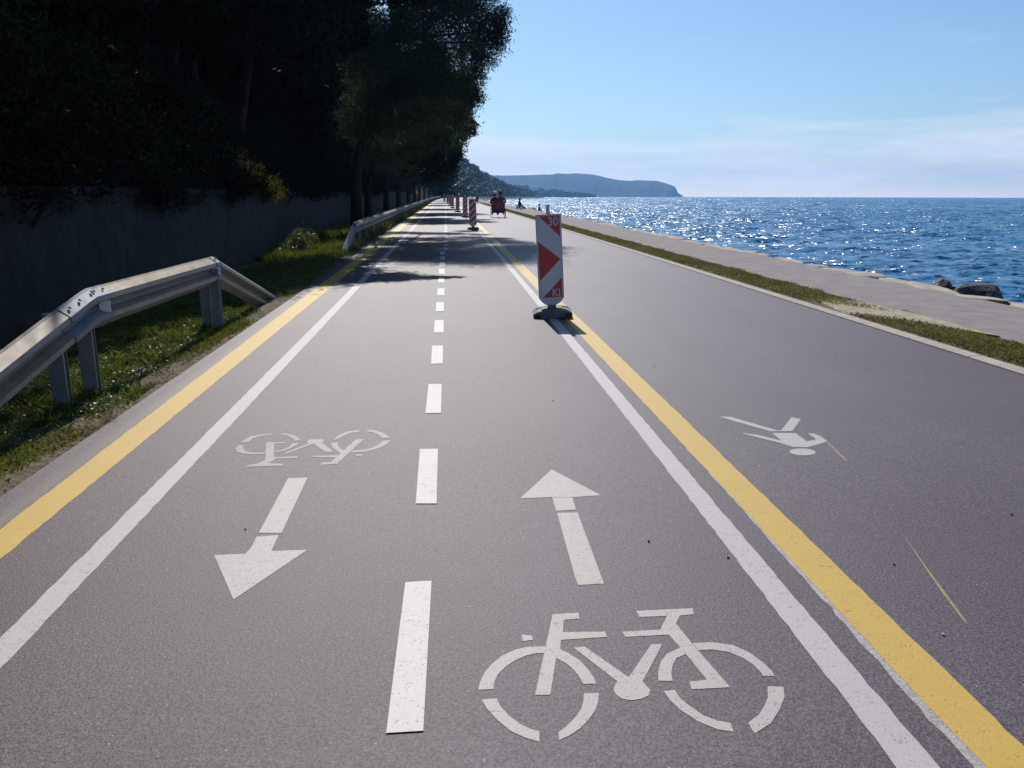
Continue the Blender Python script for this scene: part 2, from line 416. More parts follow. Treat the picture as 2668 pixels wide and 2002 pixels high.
# hillside behind the retaining wall
def hill_h(Y):
    P = [(-20, 13), (60, 13), (250, 16), (450, 29), (560, 34), (680, 34), (800, 23), (950, 11), (1100, 4), (1300, 1.5)]
    for (a, ha), (b, hb) in zip(P, P[1:]):
        if Y <= b: return ha + (hb - ha) * (Y - a) / (b - a)
    return 1.5
def hill_z(u, Y):
    h = hill_h(Y); s = 0.80 if Y < 200 else 0.80 + min(1.0, (Y - 200) / 250) * 1.1
    base = 1.45 if Y < 140 else 1.45 - min(1.2, (Y - 140) / 30)
    if Y > 140 and u > -5.3: return -0.4
    z = base + max(0, (-6.1 if 22.9 < Y <= 140 else -5.15) - u) * s
    z = h * (1 - math.exp(-z / h * 1.15)) if z > 0 else z
    return max(z, base) + 0.25 * sin(u * 1.3 + Y * 0.9) * sin(Y * 0.41) * min(1, max(0, -5.6 - u))
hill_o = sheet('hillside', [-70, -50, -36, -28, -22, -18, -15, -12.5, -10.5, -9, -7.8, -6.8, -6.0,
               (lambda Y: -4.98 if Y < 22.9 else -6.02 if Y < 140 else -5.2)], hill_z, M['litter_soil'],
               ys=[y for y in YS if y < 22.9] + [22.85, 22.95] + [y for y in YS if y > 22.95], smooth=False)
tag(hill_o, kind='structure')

# retaining walls
def wall(name, u, y0, y1, label, top=1.48, th=0.35, ends=True):
    mb = MB(); ys = [y0]
    while ys[-1] < y1 - 2.4: ys.append(ys[-1] + 2.4)
    ys.append(y1)
    for a, b in zip(ys, ys[1:]):
        vs = []
        for yy in (a, b):
            vs += [W(u + 0.06, yy, -0.3), W(u, yy, top), W(u - th, yy, top), W(u - th, yy, -0.3)]
        mb.add(vs, [(0, 1, 5, 4), (1, 2, 6, 5), (2, 3, 7, 6), (0, 3, 2, 1), (4, 5, 6, 7)])
    root = empty(name, W(u, y0)); tag(root, label, 'wall')
    o = mb.build('wall_face', M['wall'], None); o.parent = root; o.matrix_parent_inverse = Matrix.Translation(-root.location)
    mc = MB()
    for a, b in zip(ys, ys[1:]):
        vs = []
        for yy in (a + 0.004, b - 0.004):
            vs += [W(u + 0.05, yy, top + 0.003), W(u + 0.05, yy, top + 0.085), W(u - th - 0.03, yy, top + 0.085), W(u - th - 0.03, yy, top + 0.003)]
        mc.add(vs, [(0, 1, 5, 4), (1, 2, 6, 5), (2, 3, 7, 6), (3, 0, 4, 7), (0, 3, 2, 1), (4, 5, 6, 7)])
    c = mc.build('coping', M['wall']); c.parent = root; c.matrix_parent_inverse = Matrix.Translation(-root.location)
    return root
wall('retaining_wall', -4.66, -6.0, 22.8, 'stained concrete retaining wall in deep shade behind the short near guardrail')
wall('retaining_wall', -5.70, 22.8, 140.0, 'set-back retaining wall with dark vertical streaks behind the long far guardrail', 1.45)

# sea wall
mb = MB()
for a, b in zip(YS, YS[1:]):
    if a > 900: break
    vs = []
    for yy in (a, b):
        vs += [W(7.6, yy, -0.2), W(7.95, yy, -0.02), W(8.25, yy, -2.4), W(7.6, yy, -2.4)]
    mb.add(vs, [(0, 1, 5, 4), (1, 2, 6, 5)])
tag(mb.build('sea_wall', M['stone']), 'low pale stone sea wall along the far edge of the promenade', 'sea wall')
# pale edge stones lying along the promenade
def stone_mesh(seed, L, Wd, Hh, flat=0.6):
    r = random.Random(seed); bm = bmesh.new()
    bmesh.ops.create_icosphere(bm, subdivisions=3, radius=1.0)
    offs = [(Vector((r.uniform(-1, 1), r.uniform(-1, 1), r.uniform(-1, 1))).normalized(), r.uniform(0.5, 0.95)) for _ in range(10)]
    for v in bm.verts:
        p = v.co.copy()
        for n, d in offs:
            k = p.dot(n)
            if k > d: p -= n * (k - d) * 0.85
        p += Vector((r.uniform(-1, 1), r.uniform(-1, 1), r.uniform(-1, 1))) * (0.045 if flat > 0.7 else 0.018)
        if p.z > flat: p.z = flat + (p.z - flat) * 0.15
        v.co = Vector((p.x * Wd, p.y * L, p.z * Hh))
    me = bpy.data.meshes.new('stone'); bm.to_mesh(me); bm.free(); return me
stone_vars = []
for k in range(5):
    me = stone_mesh(40 + k, 0.60, 0.33, 0.17, 0.30); me.materials.append(M['stone']); stone_vars.append(me)
rs = random.Random(9); Y = 3.0; ns = 0
while Y < 95 and ns < 88:
    L = rs.uniform(0.75, 1.25)
    o = bpy.data.objects.new('edge_stone', rs.choice(stone_vars)); LINKED.link(o)
    o.location = W(7.86 + rs.uniform(-0.05, 0.07), Y, -0.035 + rs.uniform(-0.02, 0.02))
    o.rotation_euler = (rs.uniform(-0.05, 0.05), rs.uniform(-0.05, 0.05), rs.uniform(-0.12, 0.12) + (pi if rs.random() < 0.5 else 0))
    o.scale = (rs.uniform(0.85, 1.3), L / 1.05 * 1.15, rs.uniform(0.8, 1.15))
    tag(o, 'flat beige stone set in the row along the seaward edge of the promenade', 'stone', 'edge stones along the promenade')
    Y += L * 1.02; ns += 1
# boulders in the water
def boulder(loc, dims, seed, label):
    me = stone_mesh(seed, dims[1], dims[0], dims[2], 0.8)
    o = link('boulder', me, M['rock']); o.location = loc; tag(o, label, 'rock'); return o
p = G(2520, 764, -0.3); boulder((p.x + 0.12, p.y, -0.50), (0.56, 0.50, 0.52), 71, 'large dark boulder in the water beside the promenade edge, rightmost rock')
p = G(2462, 748, -0.3); boulder((p.x + 0.5, p.y + 0.9, -0.50), (0.40, 0.42, 0.42), 72, 'smaller brownish boulder just behind the large dark boulder')
p = G(1590, 590, 0); boulder((p.x + 0.25, p.y, -0.22), (0.35, 0.7, 0.36), 73, 'low dark rock at the water edge right of the arrow beacon')
p = G(1470, 562, 0); boulder((p.x + 0.35, p.y, -0.12), (0.4, 0.9, 0.34), 74, 'dark rock on the sea wall just right of the top of the arrow beacon')
p = G(1376, 546, 0); boulder((p.x + 0.3, p.y, 0.1), (0.7, 1.4, 0.40), 75, 'dark rocks on the sea wall beside the sitting person in dark green')

# ------------------------------------------------------------------ sea
def sea_mat():
    m = mat('sea_water', (0.012, 0.085, 0.20), 0.23, 0, 0.5); t = NT(m)
    t.b.inputs['IOR'].default_value = 1.333
    v = t.geo()
    w = t.n.new('ShaderNodeMapping'); w.inputs['Rotation'].default_value = (0, 0, R(-18)); t.l.new(v, w.inputs[0])
    def nz(sc, sx, sy, d, r, out='Fac'):
        mp = t.n.new('ShaderNodeMapping'); mp.inputs['Scale'].default_value = (sx, sy, 1); t.l.new(w.outputs[0], mp.inputs[0])
        return t.noise(mp.outputs[0], sc, d, r, out)
    # wavelets finer than the mesh: tilt the surface normal directly
    def vmath(op, a, b):
        n = t.n.new('ShaderNodeVectorMath'); n.operation = op
        for i, q in ((0, a), (1, b)):
            if isinstance(q, tuple): n.inputs[i].default_value = q
            else: t.l.new(q, n.inputs[i])
        return n.outputs[0]
    d1 = vmath('MULTIPLY', vmath('SUBTRACT', nz(2.2, 0.7, 1.2, 4, 0.65, 'Color'), (0.5, 0.5, 0.5)), (3.8, 3.8, 0.0))
    d2 = vmath('MULTIPLY', vmath('SUBTRACT', nz(0.30, 0.6, 1.0, 3, 0.6, 'Color'), (0.5, 0.5, 0.5)), (1.5, 1.5, 0.0))
    gn = t.n.new('ShaderNodeNewGeometry').outputs['Normal']
    nn = vmath('NORMALIZE', vmath('ADD', gn, vmath('ADD', d1, d2)), (0, 0, 0))
    t.set('Normal', nn)
    big = nz(0.012, 0.4, 1, 4, 0.55)
    t.set('Base Color', t.ramp(big, [(0.35, (0.010, 0.090, 0.210)), (0.65, (0.018, 0.125, 0.265))]))
    return m
M['sea'] = sea_mat()
def sea_height(x, y, lmin, lmax, seed, slope):
    g = np.random.default_rng(seed); h = np.zeros_like(x); n = 30
    for i in range(n):
        lam = lmin * (lmax / lmin) ** (i / (n - 1)); th = R(-72) + g.normal() * 0.55; k = 2 * pi / lam
        amp = slope * sqrt(2 / n) / k
        ph = (x * cos(th) + y * sin(th)) * k + g.random() * 6.28
        h += amp * (1.0 - np.abs(np.sin(ph / 2)) * 2 * 0.62 - 0.38 * np.cos(ph) * -1)
    return h - h.mean()
V_ = []; F_ = []; off = 0
def sea_patch(r0, r1, nr, na, lmin, lmax, seed, slope, drop=0.0):
    global off
    rr = r0 * (r1 / r0) ** np.linspace(0, 1, nr); aa = np.radians(np.linspace(-12, 75, na))
    Rg, Ag = np.meshgrid(rr, aa, indexing='ij'); x = Rg * np.sin(Ag); y = Rg * np.cos(Ag)
    z = sea_height(x, y, lmin, lmax, seed, slope)
    fade = np.clip(np.minimum((Rg - r0) / (0.06 * r0), (r1 - Rg) / (0.06 * r1)), 0, 1); z = z * fade + SEA
    V_.append(np.stack([x.ravel(), y.ravel(), z.ravel()], 1))
    i, j = np.meshgrid(np.arange(nr - 1), np.arange(na - 1), indexing='ij'); a = (i * na + j).ravel() + off
    F_.append(np.stack([a, a + na, a + na + 1, a + 1], 1)[:, ::-1]); off += nr * na
sea_patch(6, 60, 520, 640, 0.5, 3.5, 1, 0.17)
sea_patch(60, 260, 620, 760, 1.4, 6, 2, 0.15)
sea_patch(260, 1100, 520, 700, 5, 16, 3, 0.10)
sea_patch(1100, 5200, 260, 400, 25, 70, 4, 0.04)
me = mesh_np('water', np.concatenate(V_), 4, np.concatenate(F_).ravel(), True)
sea_o = link('water', me, M['sea'], None, True); tag(sea_o, kind='structure')
mb = MB(); mb.add([(-5200, -5200, SEA - 0.9), (5200, -5200, SEA - 0.9), (5200, 5200, SEA - 0.9), (-5200, 5200, SEA - 0.9)], [(0, 1, 2, 3)])
tag(mb.build('sea_bed', M['sea']), kind='structure')

# ------------------------------------------------------------------ road markings (painted, children of the road)
def poly_mark(name, polys, material, z=0.0015, label=None, org=None, sc=1.0):
    """polys: lists of photo pixels (through the crop org/sc) lying on the road"""
    vs = []; fs = []
    for poly in polys:
        P = [G(org[0] + x / sc, org[1] + y / sc, z) for x, y in poly]
        tri = tessellate_polygon([[Vector((p.x, p.y, 0)) for p in P]])
        b = len(vs); vs += [tuple(p) for p in P]; 
        for tr in tri:
            a_, b_, c_ = (Vector(P[i]) for i in tr)
            if (b_ - a_).cross(c_ - a_).z < 0: tr = tr[::-1]
            fs.append(tuple(b + i for i in tr))
    me = bpy.data.meshes.new(name); me.from_pydata(vs, [], fs); me.update()
    o = link(name, me, material, road_o)
    if label: o['label'] = label
    return o
def band(outer, inner): return list(outer) + list(inner)[::-1]
A0, AS = (1150, 1550), 2.212
near_bike = [
 band([(213,548),(222,505),(250,445),(300,390),(360,345),(430,315),(500,300),(604,297)], [(300,543),(302,510),(325,460),(370,415),(430,375),(490,350),(540,338),(594,335)]),
 band([(685,315),(730,335),(800,380),(850,435),(880,480),(892,512)], [(662,365),(720,395),(760,430),(790,465),(810,500),(820,515)]),
 band([(232,603),(262,655),(320,720),(400,785),(480,822),(565,848)], [(318,597),(345,650),(400,705),(450,742),(510,772),(565,787)]),
 band([(907,565),(905,610),(890,660),(850,720),(800,770),(740,810),(680,838)], [(822,568),(820,610),(808,650),(785,690),(745,735),(710,765),(675,793)]),
 [(640,112),(792,103),(794,138),(705,145),(700,215),(945,212),(955,243),(690,260),(685,300),(685,316),(661,366),(628,577),(540,577),(600,300),(620,215)],
 [(462,230),(522,235),(528,260),(470,268)],
 [(762,305),(825,298),(1080,475),(1210,285),(1275,283),(1160,500),(1205,550),(1195,580),(1150,600),(1090,608),(1040,598),(1005,575),(992,548),(1000,520),(1015,500)],
 [(1122,93),(1448,77),(1455,112),(1375,120),(1352,165),(1440,275),(1665,533),(1442,545),(1430,500),(1530,490),(1400,330),(1310,230),(1060,243),(1042,213),(1262,200),(1300,122),(1142,128)],
 band([(1250,495),(1250,440),(1265,385),(1300,340),(1380,303)], [(1332,497),(1325,450),(1335,400),(1355,365),(1407,342)]),
 band([(1446,279),(1560,273),(1680,290),(1780,335),(1860,395),(1905,440),(1922,468)], [(1482,320),(1560,315),(1650,328),(1740,365),(1800,405),(1835,440),(1855,468)]),
 band([(1280,555),(1320,610),(1380,665),(1480,730),(1590,775),(1685,790)], [(1345,548),(1375,595),(1430,640),(1510,695),(1590,725),(1665,737)]),
 band([(1972,530),(1978,590),(1950,660),(1900,740),(1805,800)], [(1880,527),(1882,590),(1862,640),(1830,690),(1768,738)]),
]
poly_mark('bicycle_marking', near_bike, M['symbol'], 0.0015, 'large upright white bicycle symbol nearest the camera', A0, AS)
B0, BS = (600, 1080), 5.027
far_bike = [
 band([(130,370),(250,295),(380,265),(560,250)], [(230,365),(300,315),(420,280),(560,265)]),
 band([(680,248),(780,260),(860,285),(930,340)], [(660,265),(740,275),(810,305),(850,345)]),
 band([(105,405),(65,445),(85,490),(180,515),(300,522),(455,520)], [(185,400),(160,430),(180,470),(240,495),(320,500),(455,500)]),
 band([(574,500),(700,480),(800,440),(870,400),(900,375)], [(574,485),(660,470),(730,445),(790,410),(820,380)]),
 [(470,365),(720,365),(720,380),(575,382),(570,560),(880,550),(880,570),(600,580),(500,640),(690,650),(690,670),(205,688),(215,668),(350,645),(460,600)],
 [(1000,350),(1060,325),(1225,325),(1225,350),(1200,370),(1350,490),(1250,495),(1090,385),(740,515),(690,512),(1020,385)],
 [(1650,325),(1750,325),(1560,500),(1400,650),(1180,660),(1190,635),(1320,625),(1385,562),(1060,560),(1070,545),(1420,535),(1450,500)],
 [(1630,525),(1720,520),(1710,545),(1650,545)],
 band([(1340,340),(1420,270),(1530,225),(1690,205)], [(1420,318),(1500,275),(1570,245),(1690,225)]),
 band([(1790,205),(1900,210),(2000,240),(2100,305)], [(1790,222),(1880,240),(1940,265),(1990,310)]),
 band([(2105,340),(2040,400),(1900,460),(1780,490),(1582,500)], [(2000,345),(1950,390),(1850,440),(1740,465),(1600,475)]),
 band([(1315,375),(1340,430),(1400,480),(1446,508)], [(1400,365),(1410,410),(1450,450),(1478,474)]),
]
poly_mark('bicycle_marking', far_bike, M['faded'], 0.0015, 'faded upside-down white bicycle symbol in the left lane', B0, BS)
poly_mark('arrow_marking', [[(800,530),(962,525),(745,985),(555,985)],
    [(540,1015),(722,1003),(660,1135),(962,1125),(345,1540),(185,1170),(445,1157),(490,1110)]], M['symbol'], 0.0015,
    'white arrow in the left lane pointing towards the camera', (500, 1080), 3.19)
poly_mark('arrow_marking', [[(575,480),(570,180),(1105,460),(795,480)], [(575,480),(228,493),(570,180)],
    [(575,483),(795,483),(832,615),(618,628)], [(628,650),(850,645),(1135,1415),(855,1430),(825,1350)]], M['symbol'], 0.0015,
    'white arrow in the right cycle lane pointing away from the camera', (1300, 1180), 4.15)
ell = [(1335 + 190 * cos(2 * pi * k / 20), 652 + 50 * sin(2 * pi * k / 20) + 6 * cos(2 * pi * k / 20)) for k in range(20)]
poly_mark('pedestrian_marking', [
    [(130,140),(300,148),(980,345),(1030,335),(1175,150),(1310,178),(1185,350),(870,355),(340,205)],
    [(895,378),(1230,382),(1400,500),(1530,470),(1410,385),(1500,385),(1600,430),(1690,500),(1560,545),(1400,585),(1200,580),(1000,520),(500,395),(465,375),(700,410),(1030,490)],
    ell], M['symbol'], 0.0015, 'white walking figure painted on its side in the footway lane', (1850, 1060), 5.53)
poly_mark('scratch_mark', [[(360,215),(375,235),(520,440),(640,600),(765,775),(740,760),(610,590),(500,430)]], M['scratch'], 0.0015,
    'thin yellow scratch of paint on the asphalt', (2200, 1300), 2.365)
poly_mark('scratch_mark', [[(1690,500),(1990,790),(1950,780),(1680,515)]], M['scratch'], 0.0015, 'faint pale scratch beside the painted walking figure', (1850, 1060), 5.53)

VPX, VPY = 1160.0, 504.0
KX = CAM_H / cos(PITCH)
def line_mark(name, kout, kin, material, z, label, y0=-1.0, y1=420, jag=0.0, seed=1):
    """kout/kin: lists of (distance, k) giving the edges; k*KX = metres from the vanishing axis"""
    def fit(L):
        A = np.array([p[0] for p in L]); B = np.array([p[1] for p in L]); w = 1.0 / (0.5 + A * 0.15)
        return np.polyfit(np.log(A + 2.0), B, 1, w=w)
    fits = {id(kout): fit(kout), id(kin): fit(kin)}
    def ev(L, Y): return float(np.polyval(fits[id(L)], math.log(min(max(Y, 0.5), 60) + 2.0)))
    r = random.Random(seed); vs = []; fs = []; ys = []; Y = y0
    while Y < y1:
        ys.append(Y); Y += 0.06 if Y < 14 else 0.5 if Y < 60 else 5
    for Y in ys:
        j = 1 if Y < 14 else 0
        vs.append(W(ev(kout, Y) * KX + j * r.uniform(-1, 1) * 0.0035 + r.uniform(-jag, jag) * j, Y, z))
        vs.append(W(ev(kin, Y) * KX + j * r.uniform(-1, 1) * 0.0035 + r.uniform(-jag, jag) * j, Y, z))
    for i in range(len(ys) - 1): fs.append((2 * i, 2 * i + 1, 2 * i + 3, 2 * i + 2))
    me = bpy.data.meshes.new(name); me.from_pydata(vs, [], fs); me.update()
    bm = bmesh.new(); bm.from_mesh(me)
    bmesh.ops.recalc_face_normals(bm, faces=bm.faces)
    if bm.faces and sum(f.normal.z for f in bm.faces) < 0: bmesh.ops.reverse_faces(bm, faces=bm.faces)
    bm.to_mesh(me); bm.free()
    o = link(name, me, material, road_o); o['label'] = label; return o
def kk(points):
    """photo pixels along an edge -> (distance, k)"""
    out = []
    for x, y in points:
        p = G(x, y); out.append((p.y, p.x / KX))
    return sorted(out)
line_mark('edge_line', kk([(0,1380),(41,1350),(700,842),(844.7,736)]) + [(60, -1.37)], kk([(0,1456),(136,1350),(730.7,858),(878,736)]) + [(60, -1.215)], M['yellow'], 0.0017, 'yellow line along the left edge of the road')
line_mark('edge_line', kk([(0,1657),(323,1350),(810,858),(929.7,736)]) + [(60, -1.00)], kk([(0,1744),(375,1350),(835.6,858),(949.5,736)]) + [(60, -0.92)], M['white'], 0.0015, 'white line left of the cycle track', seed=2)
line_mark('edge_line', kk([(2331,2002),(2109,1697.5),(1968,1521),(1800,1304),(1619.7,1071),(1461,873),(1291,663)]), kk([(2441.5,2002),(2190.5,1697.5),(2045,1521),(1851.5,1304),(1664.4,1071),(1486,873),(1301,663)]), M['white'], 0.0015, 'white line right of the cycle track', seed=3)
line_mark('edge_line', kk([(2562,2002),(2288,1697),(2128,1521),(1861,1247.5),(1690,1071),(1510,873),(1313,661)]), kk([(2668,1952),(2400,1697),(2236.7,1521),(1950.6,1247.5),(1761,1071),(1551,873),(1329,661)]), M['yellow'], 0.0019, 'wide yellow line between cycle track and footway lane', seed=4)
line_mark('old_line', kk([(2534,2002),(2264,1697.5),(2110,1521),(1858,1247)]), kk([(2575,2002),(2300,1697),(2140,1521),(1873,1247.5)]), M['ghost'], 0.0010, 'ragged strip of old white paint along the wide yellow line', y0=-1, y1=4.6, jag=0.006, seed=5)
# lane dashes
dash_px = []
for (x0, x1, y0, X0, X1, y1) in [
    (812,880,530,812,880,572),(812,880,600,812,880,648),(808,880,683,797,877,740),(797,878,780,793,876,852),
    (786,874,905,782,872,975),(774,872,1060,768,870,1160),(757,868,1258,750,864,1390),(735,862,1518,722,862,1697)]:
    dash_px.append([(1000 + x0/5.53, 560 + y0/5.53), (1000 + x1/5.53, 560 + y0/5.53), (1000 + X1/5.53, 560 + y1/5.53), (1000 + X0/5.53, 560 + y1/5.53)])
dash_px += [[(1126,901),(1154,900.5),(1153.6,947),(1123,948.5)], [(1116.6,1001),(1150.6,1000.5),(1149,1076),(1108.5,1077)],
            [(1094,1170),(1141,1169.5),(1137.5,1312),(1083,1312)], [(1056,1517),(1124.5,1513),(1103,1904),(1006,1910)]]
for q in dash_px: poly_mark('lane_dash', [q], M['dash'], 0.004, None, (0, 0), 1.0)
last = G(1153, 658).y; per = 1.73
for k in range(46):
    y0 = last + 0.9 + k * per
    a, b = -0.075 , 0.045
    me = bpy.data.meshes.new('lane_dash'); me.from_pydata([W(a, y0, .0015), W(b, y0, .0015), W(b, y0 + .9, .0015), W(a, y0 + .9, .0015)], [], [(0, 1, 2, 3)])
    link('lane_dash', me, M['dash'], road_o)

# ------------------------------------------------------------------ guardrails
PROFILE = [(0.0, 0.0), (0.012, 0.012), (0.060, 0.078), (0.100, 0.083), (0.135, 0.012), (0.155, 0.0), (0.175, 0.012), (0.210, 0.083), (0.250, 0.078), (0.298, 0.012), (0.31, 0.0)]
def sweep_rail(pts, material, parent, name='rail', grow=0.0, th=0.006):
    """W-beam through points (u, Y, ztop); faces the road (+X)"""
    mb = MB(); n = len(PROFILE)
    P = [W(u, Y, z) for u, Y, z in pts]
    vs = []
    for i, p in enumerate(P):
        t = (P[min(i + 1, len(P) - 1)] - P[max(i - 1, 0)]).normalized()
        side = t.cross(Vector((0, 0, 1))).normalized()
        if side.x < 0: side = -side
        upv = side.cross(t).normalized()
        if upv.z < 0: upv = -upv
        for lay in (0, 1):
            for k, (dz, dx) in enumerate(PROFILE):
                g = grow * (1 if lay == 0 else 0)
                vs.append(p + side * (dx + grow - lay * th) - upv * (dz * (1 + grow * 2) - grow * 0.3))
    fs = []
    m = 2 * n
    for i in range(len(P) - 1):
        for k in range(n - 1):
            a = i * m + k; fs.append((a, a + 1, a + m + 1, a + m))
            b = i * m + n + k; fs.append((b, b + m, b + m + 1, b + 1))
        fs.append((i * m, i * m + m, i * m + m + n, i * m + n))
        fs.append((i * m + n - 1, i * m + 2 * n - 1, i * m + m + 2 * n - 1, i * m + m + n - 1))
    for i in (0, len(P) - 1):
        for k in range(n - 1): fs.append((i * m + k, i * m + k + 1, i * m + n + k + 1, i * m + n + k))
    mb.add(vs, fs)
    o = mb.build(name, material, None)
    o.parent = parent; o.matrix_parent_inverse = Matrix.Translation(-parent.location); return o
def put(o, root):
    o.parent = root; o.matrix_parent_inverse = Matrix.Translation(-root.location); return o
def rail_post(u, Y, top, root, w=0.11, d=0.06):
    mb = MB(); p = W(u, Y, 0); h = top + 0.25
    for (cx, cy, sx, sy) in ((0, -d / 2, w, 0.006), (0, d / 2, w, 0.006), (-w / 2 + 0.003, 0, 0.006, d - 0.007)):
        mb.box((p.x + cx, p.y + cy, p.z + top - h / 2), (sx, sy, h))
    mb.box((p.x + w / 2 - 0.004, p.y - d / 2 + 0.012, p.z + top - h / 2), (0.006, 0.018, h))
    return put(mb.build('post', M['post']), root)
def bolts(pts, root, r=0.012):
    for p, n in pts:
        n = Vector(n).normalized(); mb = MB(); mb.tube([Vector(p), Vector(p) + n * 0.012], [r, r * 0.75], 8)
        put(mb.build('bolt', M['bolt']), root)
gr = empty('guardrail', W(-2.6, 7.5)); tag(gr, 'short near guardrail of weathered steel with both ends sloping into the grass', 'guardrail')
j1 = G(262, 1012); j2 = G(583, 846)
ya, yb = j1.y - 0.12, j2.y - 0.05
ua, ub = -2.72, -2.66
T1 = 0.79
a_ = (ua, ya, T1); b_ = (ub, yb, T1)
lo = (ua - 0.10, ya - 4.0, -0.06); hi_ = (ub + 0.06, yb + 2.75, 0.02)
sweep_rail([lo, (ua - 0.008, ya - 0.30, T1 - 0.062)], M['rail'], gr)
sweep_rail([(ua, ya + 0.12, T1), (ub, yb - 0.10, T1)], M['rail'], gr)
sweep_rail([(ub, yb + 0.02, T1 - 0.006), hi_], M['rail'], gr)
def mid(a, b, t): return tuple(a[i] + (b[i] - a[i]) * t for i in range(3))
sweep_rail([mid(a_, lo, 0.105), mid(a_, lo, 0.03), (ua, ya + 0.03, T1 + 0.0), (ua, ya + 0.28, T1 + 0.0)], M['cap'], gr, 'joint_sleeve', 0.008)
sweep_rail([(ub, yb - 0.14, T1), (ub, yb - 0.02, T1), mid(b_, hi_, 0.03)], M['cap'], gr, 'joint_sleeve', 0.008)
for (x, y) in ((262, 1018), (187, 1052), (583, 850), (556, 848)):
    p = G(x, y); rail_post(p.x - 0.06, p.y, 0.66, gr)
bl = []
for t_ in (0.02, 0.06, 0.22): bl.append((W(ua + 0.050, ya + t_, T1 - 0.022), (0.6, 0, 0.8)))
for t_ in (0.045, 0.085): q = mid(a_, lo, t_); bl.append((W(q[0] + 0.050, q[1], q[2] - 0.02), (0.6, 0, 0.8)))
for t_ in (-0.10, -0.05): bl.append((W(ub + 0.050, yb + t_, T1 - 0.022), (0.6, 0, 0.8)))
bolts(bl, gr)
for (u, Y) in ((ua, ya + 0.20), (ub, yb - 0.08)):
    mb = MB(); p = W(u + 0.062, Y, T1 - 0.155); M3 = Matrix.Rotation(R(18), 3, 'Z')
    mb.box(p, (0.080, 0.010, 0.085), M3); mb.box(p + Vector((-0.015, 0.02, 0)), (0.03, 0.03, 0.03))
    put(mb.build('reflector', M['reflector']), gr)
# far guardrail
g2 = empty('guardrail', W(-2.5, 22)); tag(g2, 'long far guardrail running along the roadside into the distance from its steep white end', 'guardrail')
s0 = G(898, 660); s1Y = s0.y + 1.65
U2 = -2.53; T2 = 0.72
sweep_rail([(s0.x - 0.05, s0.y, 0.10), (U2, s1Y, T2)], M['cap'], g2, 'end_ramp')
Y = s1Y
k = 0
while Y < 230:
    L = 4.0
    sweep_rail([(U2, Y + 0.012, T2), (U2, Y + L - 0.012, T2)], M['rail'], g2)
    sweep_rail([(U2, Y - 0.16, T2), (U2, Y + 0.16, T2)], M['cap'], g2, 'joint_sleeve', 0.007)
    rail_post(U2 - 0.05, Y + 0.05, 0.62, g2)
    if Y < 60: rail_post(U2 - 0.05, Y + 2.0, 0.62, g2)
    Y += L

# ------------------------------------------------------------------ traffic beacons
def text_mesh(txt, size, depth):
    c = bpy.data.curves.new('t', 'FONT'); c.body = txt; c.size = size; c.extrude = depth; c.align_x = 'CENTER'; c.offset = 0.004
    o = bpy.data.objects.new('t', c); LINKED.link(o)
    dg = bpy.context.evaluated_depsgraph_get(); dg.update()
    me = bpy.data.meshes.new_from_object(o.evaluated_get(dg)); bpy.data.objects.remove(o); me.materials.clear(); return me
PW, PH, PB, PT = 0.315, 1.115, 0.135, 0.05
def clip_poly(poly, x0, x1, z0, z1):
    for ax, lim, sg in ((0, x0, 1), (0, x1, -1), (1, z0, 1), (1, z1, -1)):
        out = []
        for i in range(len(poly)):
            a, b = poly[i - 1], poly[i]
            ia, ib = (a[ax] - lim) * sg >= 0, (b[ax] - lim) * sg >= 0
            if ia != ib:
                t = (lim - a[ax]) / (b[ax] - a[ax]); out.append((a[0] + (b[0] - a[0]) * t, a[1] + (b[1] - a[1]) * t))
            if ib: out.append(b)
        poly = out
        if not poly: return []
    return poly
def beacon_base(root):
    mb = MB()
    # rubber base plate with sloping edges, hand slots and a raised socket
    L, Wd, Hb = 0.48, 0.46, 0.10
    prof = [(-L/2, 0), (-L/2, 0.055), (-L/2 + 0.05, 0.085), (-0.10, 0.10), (0.10, 0.10), (L/2 - 0.05, 0.085), (L/2, 0.055), (L/2, 0)]
    vs = [(x, -Wd/2, z) for x, z in prof] + [(x, Wd/2, z) for x, z in prof]; n = len(prof)
    fs = [(i, i + 1, n + i + 1, n + i) for i in range(n - 1)] + [tuple(range(n - 1, -1, -1)), tuple(range(n, 2 * n))]
    mb.add(vs, fs); mb.box((0, 0, 0.115), (0.12, 0.12, 0.05), None, 0, 0.8)
    b = mb.build('base', M['rubber'], root)
    ms = MB()
    for sx in (-1, 1): ms.box((sx * 0.165, 0.08, 0.092), (0.075, 0.028, 0.012), Matrix.Rotation(R(sx * 8), 3, 'Y'))
    ms.build('hand_slot', M['black'], b)
    mf = MB()
    for sx in (-1, 1):
        mf.box((sx * 0.19, -Wd/2 + 0.0, 0.028), (0.07, 0.03, 0.055))
    mf.build('foot', M['black'], b)
def panel_body(root, round_=False):
    mb = MB(); c = 0.03
    prof = [(-PW/2, PB + 0.09), (-PW/2 + 0.05, PB + 0.03), (-0.05, PB), (0.05, PB), (PW/2 - 0.05, PB + 0.03), (PW/2, PB + 0.09), (PW/2, PB + PH), (-PW/2, PB + PH)]
    n = len(prof)
    vs = [(x, -PT/2, z) for x, z in prof] + [(x, PT/2, z) for x, z in prof]
    fs = [(i, (i + 1) % n, n + (i + 1) % n, n + i) for i in range(n)] + [tuple(range(n - 1, -1, -1)), tuple(range(n, 2 * n))]
    mb.add(vs, fs)
    pb = mb.build('panel', M['beacon_frame'], root)
    bm = bmesh.new(); bm.from_mesh(pb.data); bmesh.ops.bevel(bm, geom=[e for e in bm.edges], offset=0.006, segments=2, affect='EDGES'); bm.to_mesh(pb.data); bm.free()
    return pb
X0, X1, Z0, Z1 = -PW/2 + 0.022, PW/2 - 0.022, PB + 0.10, PB + PH - 0.022
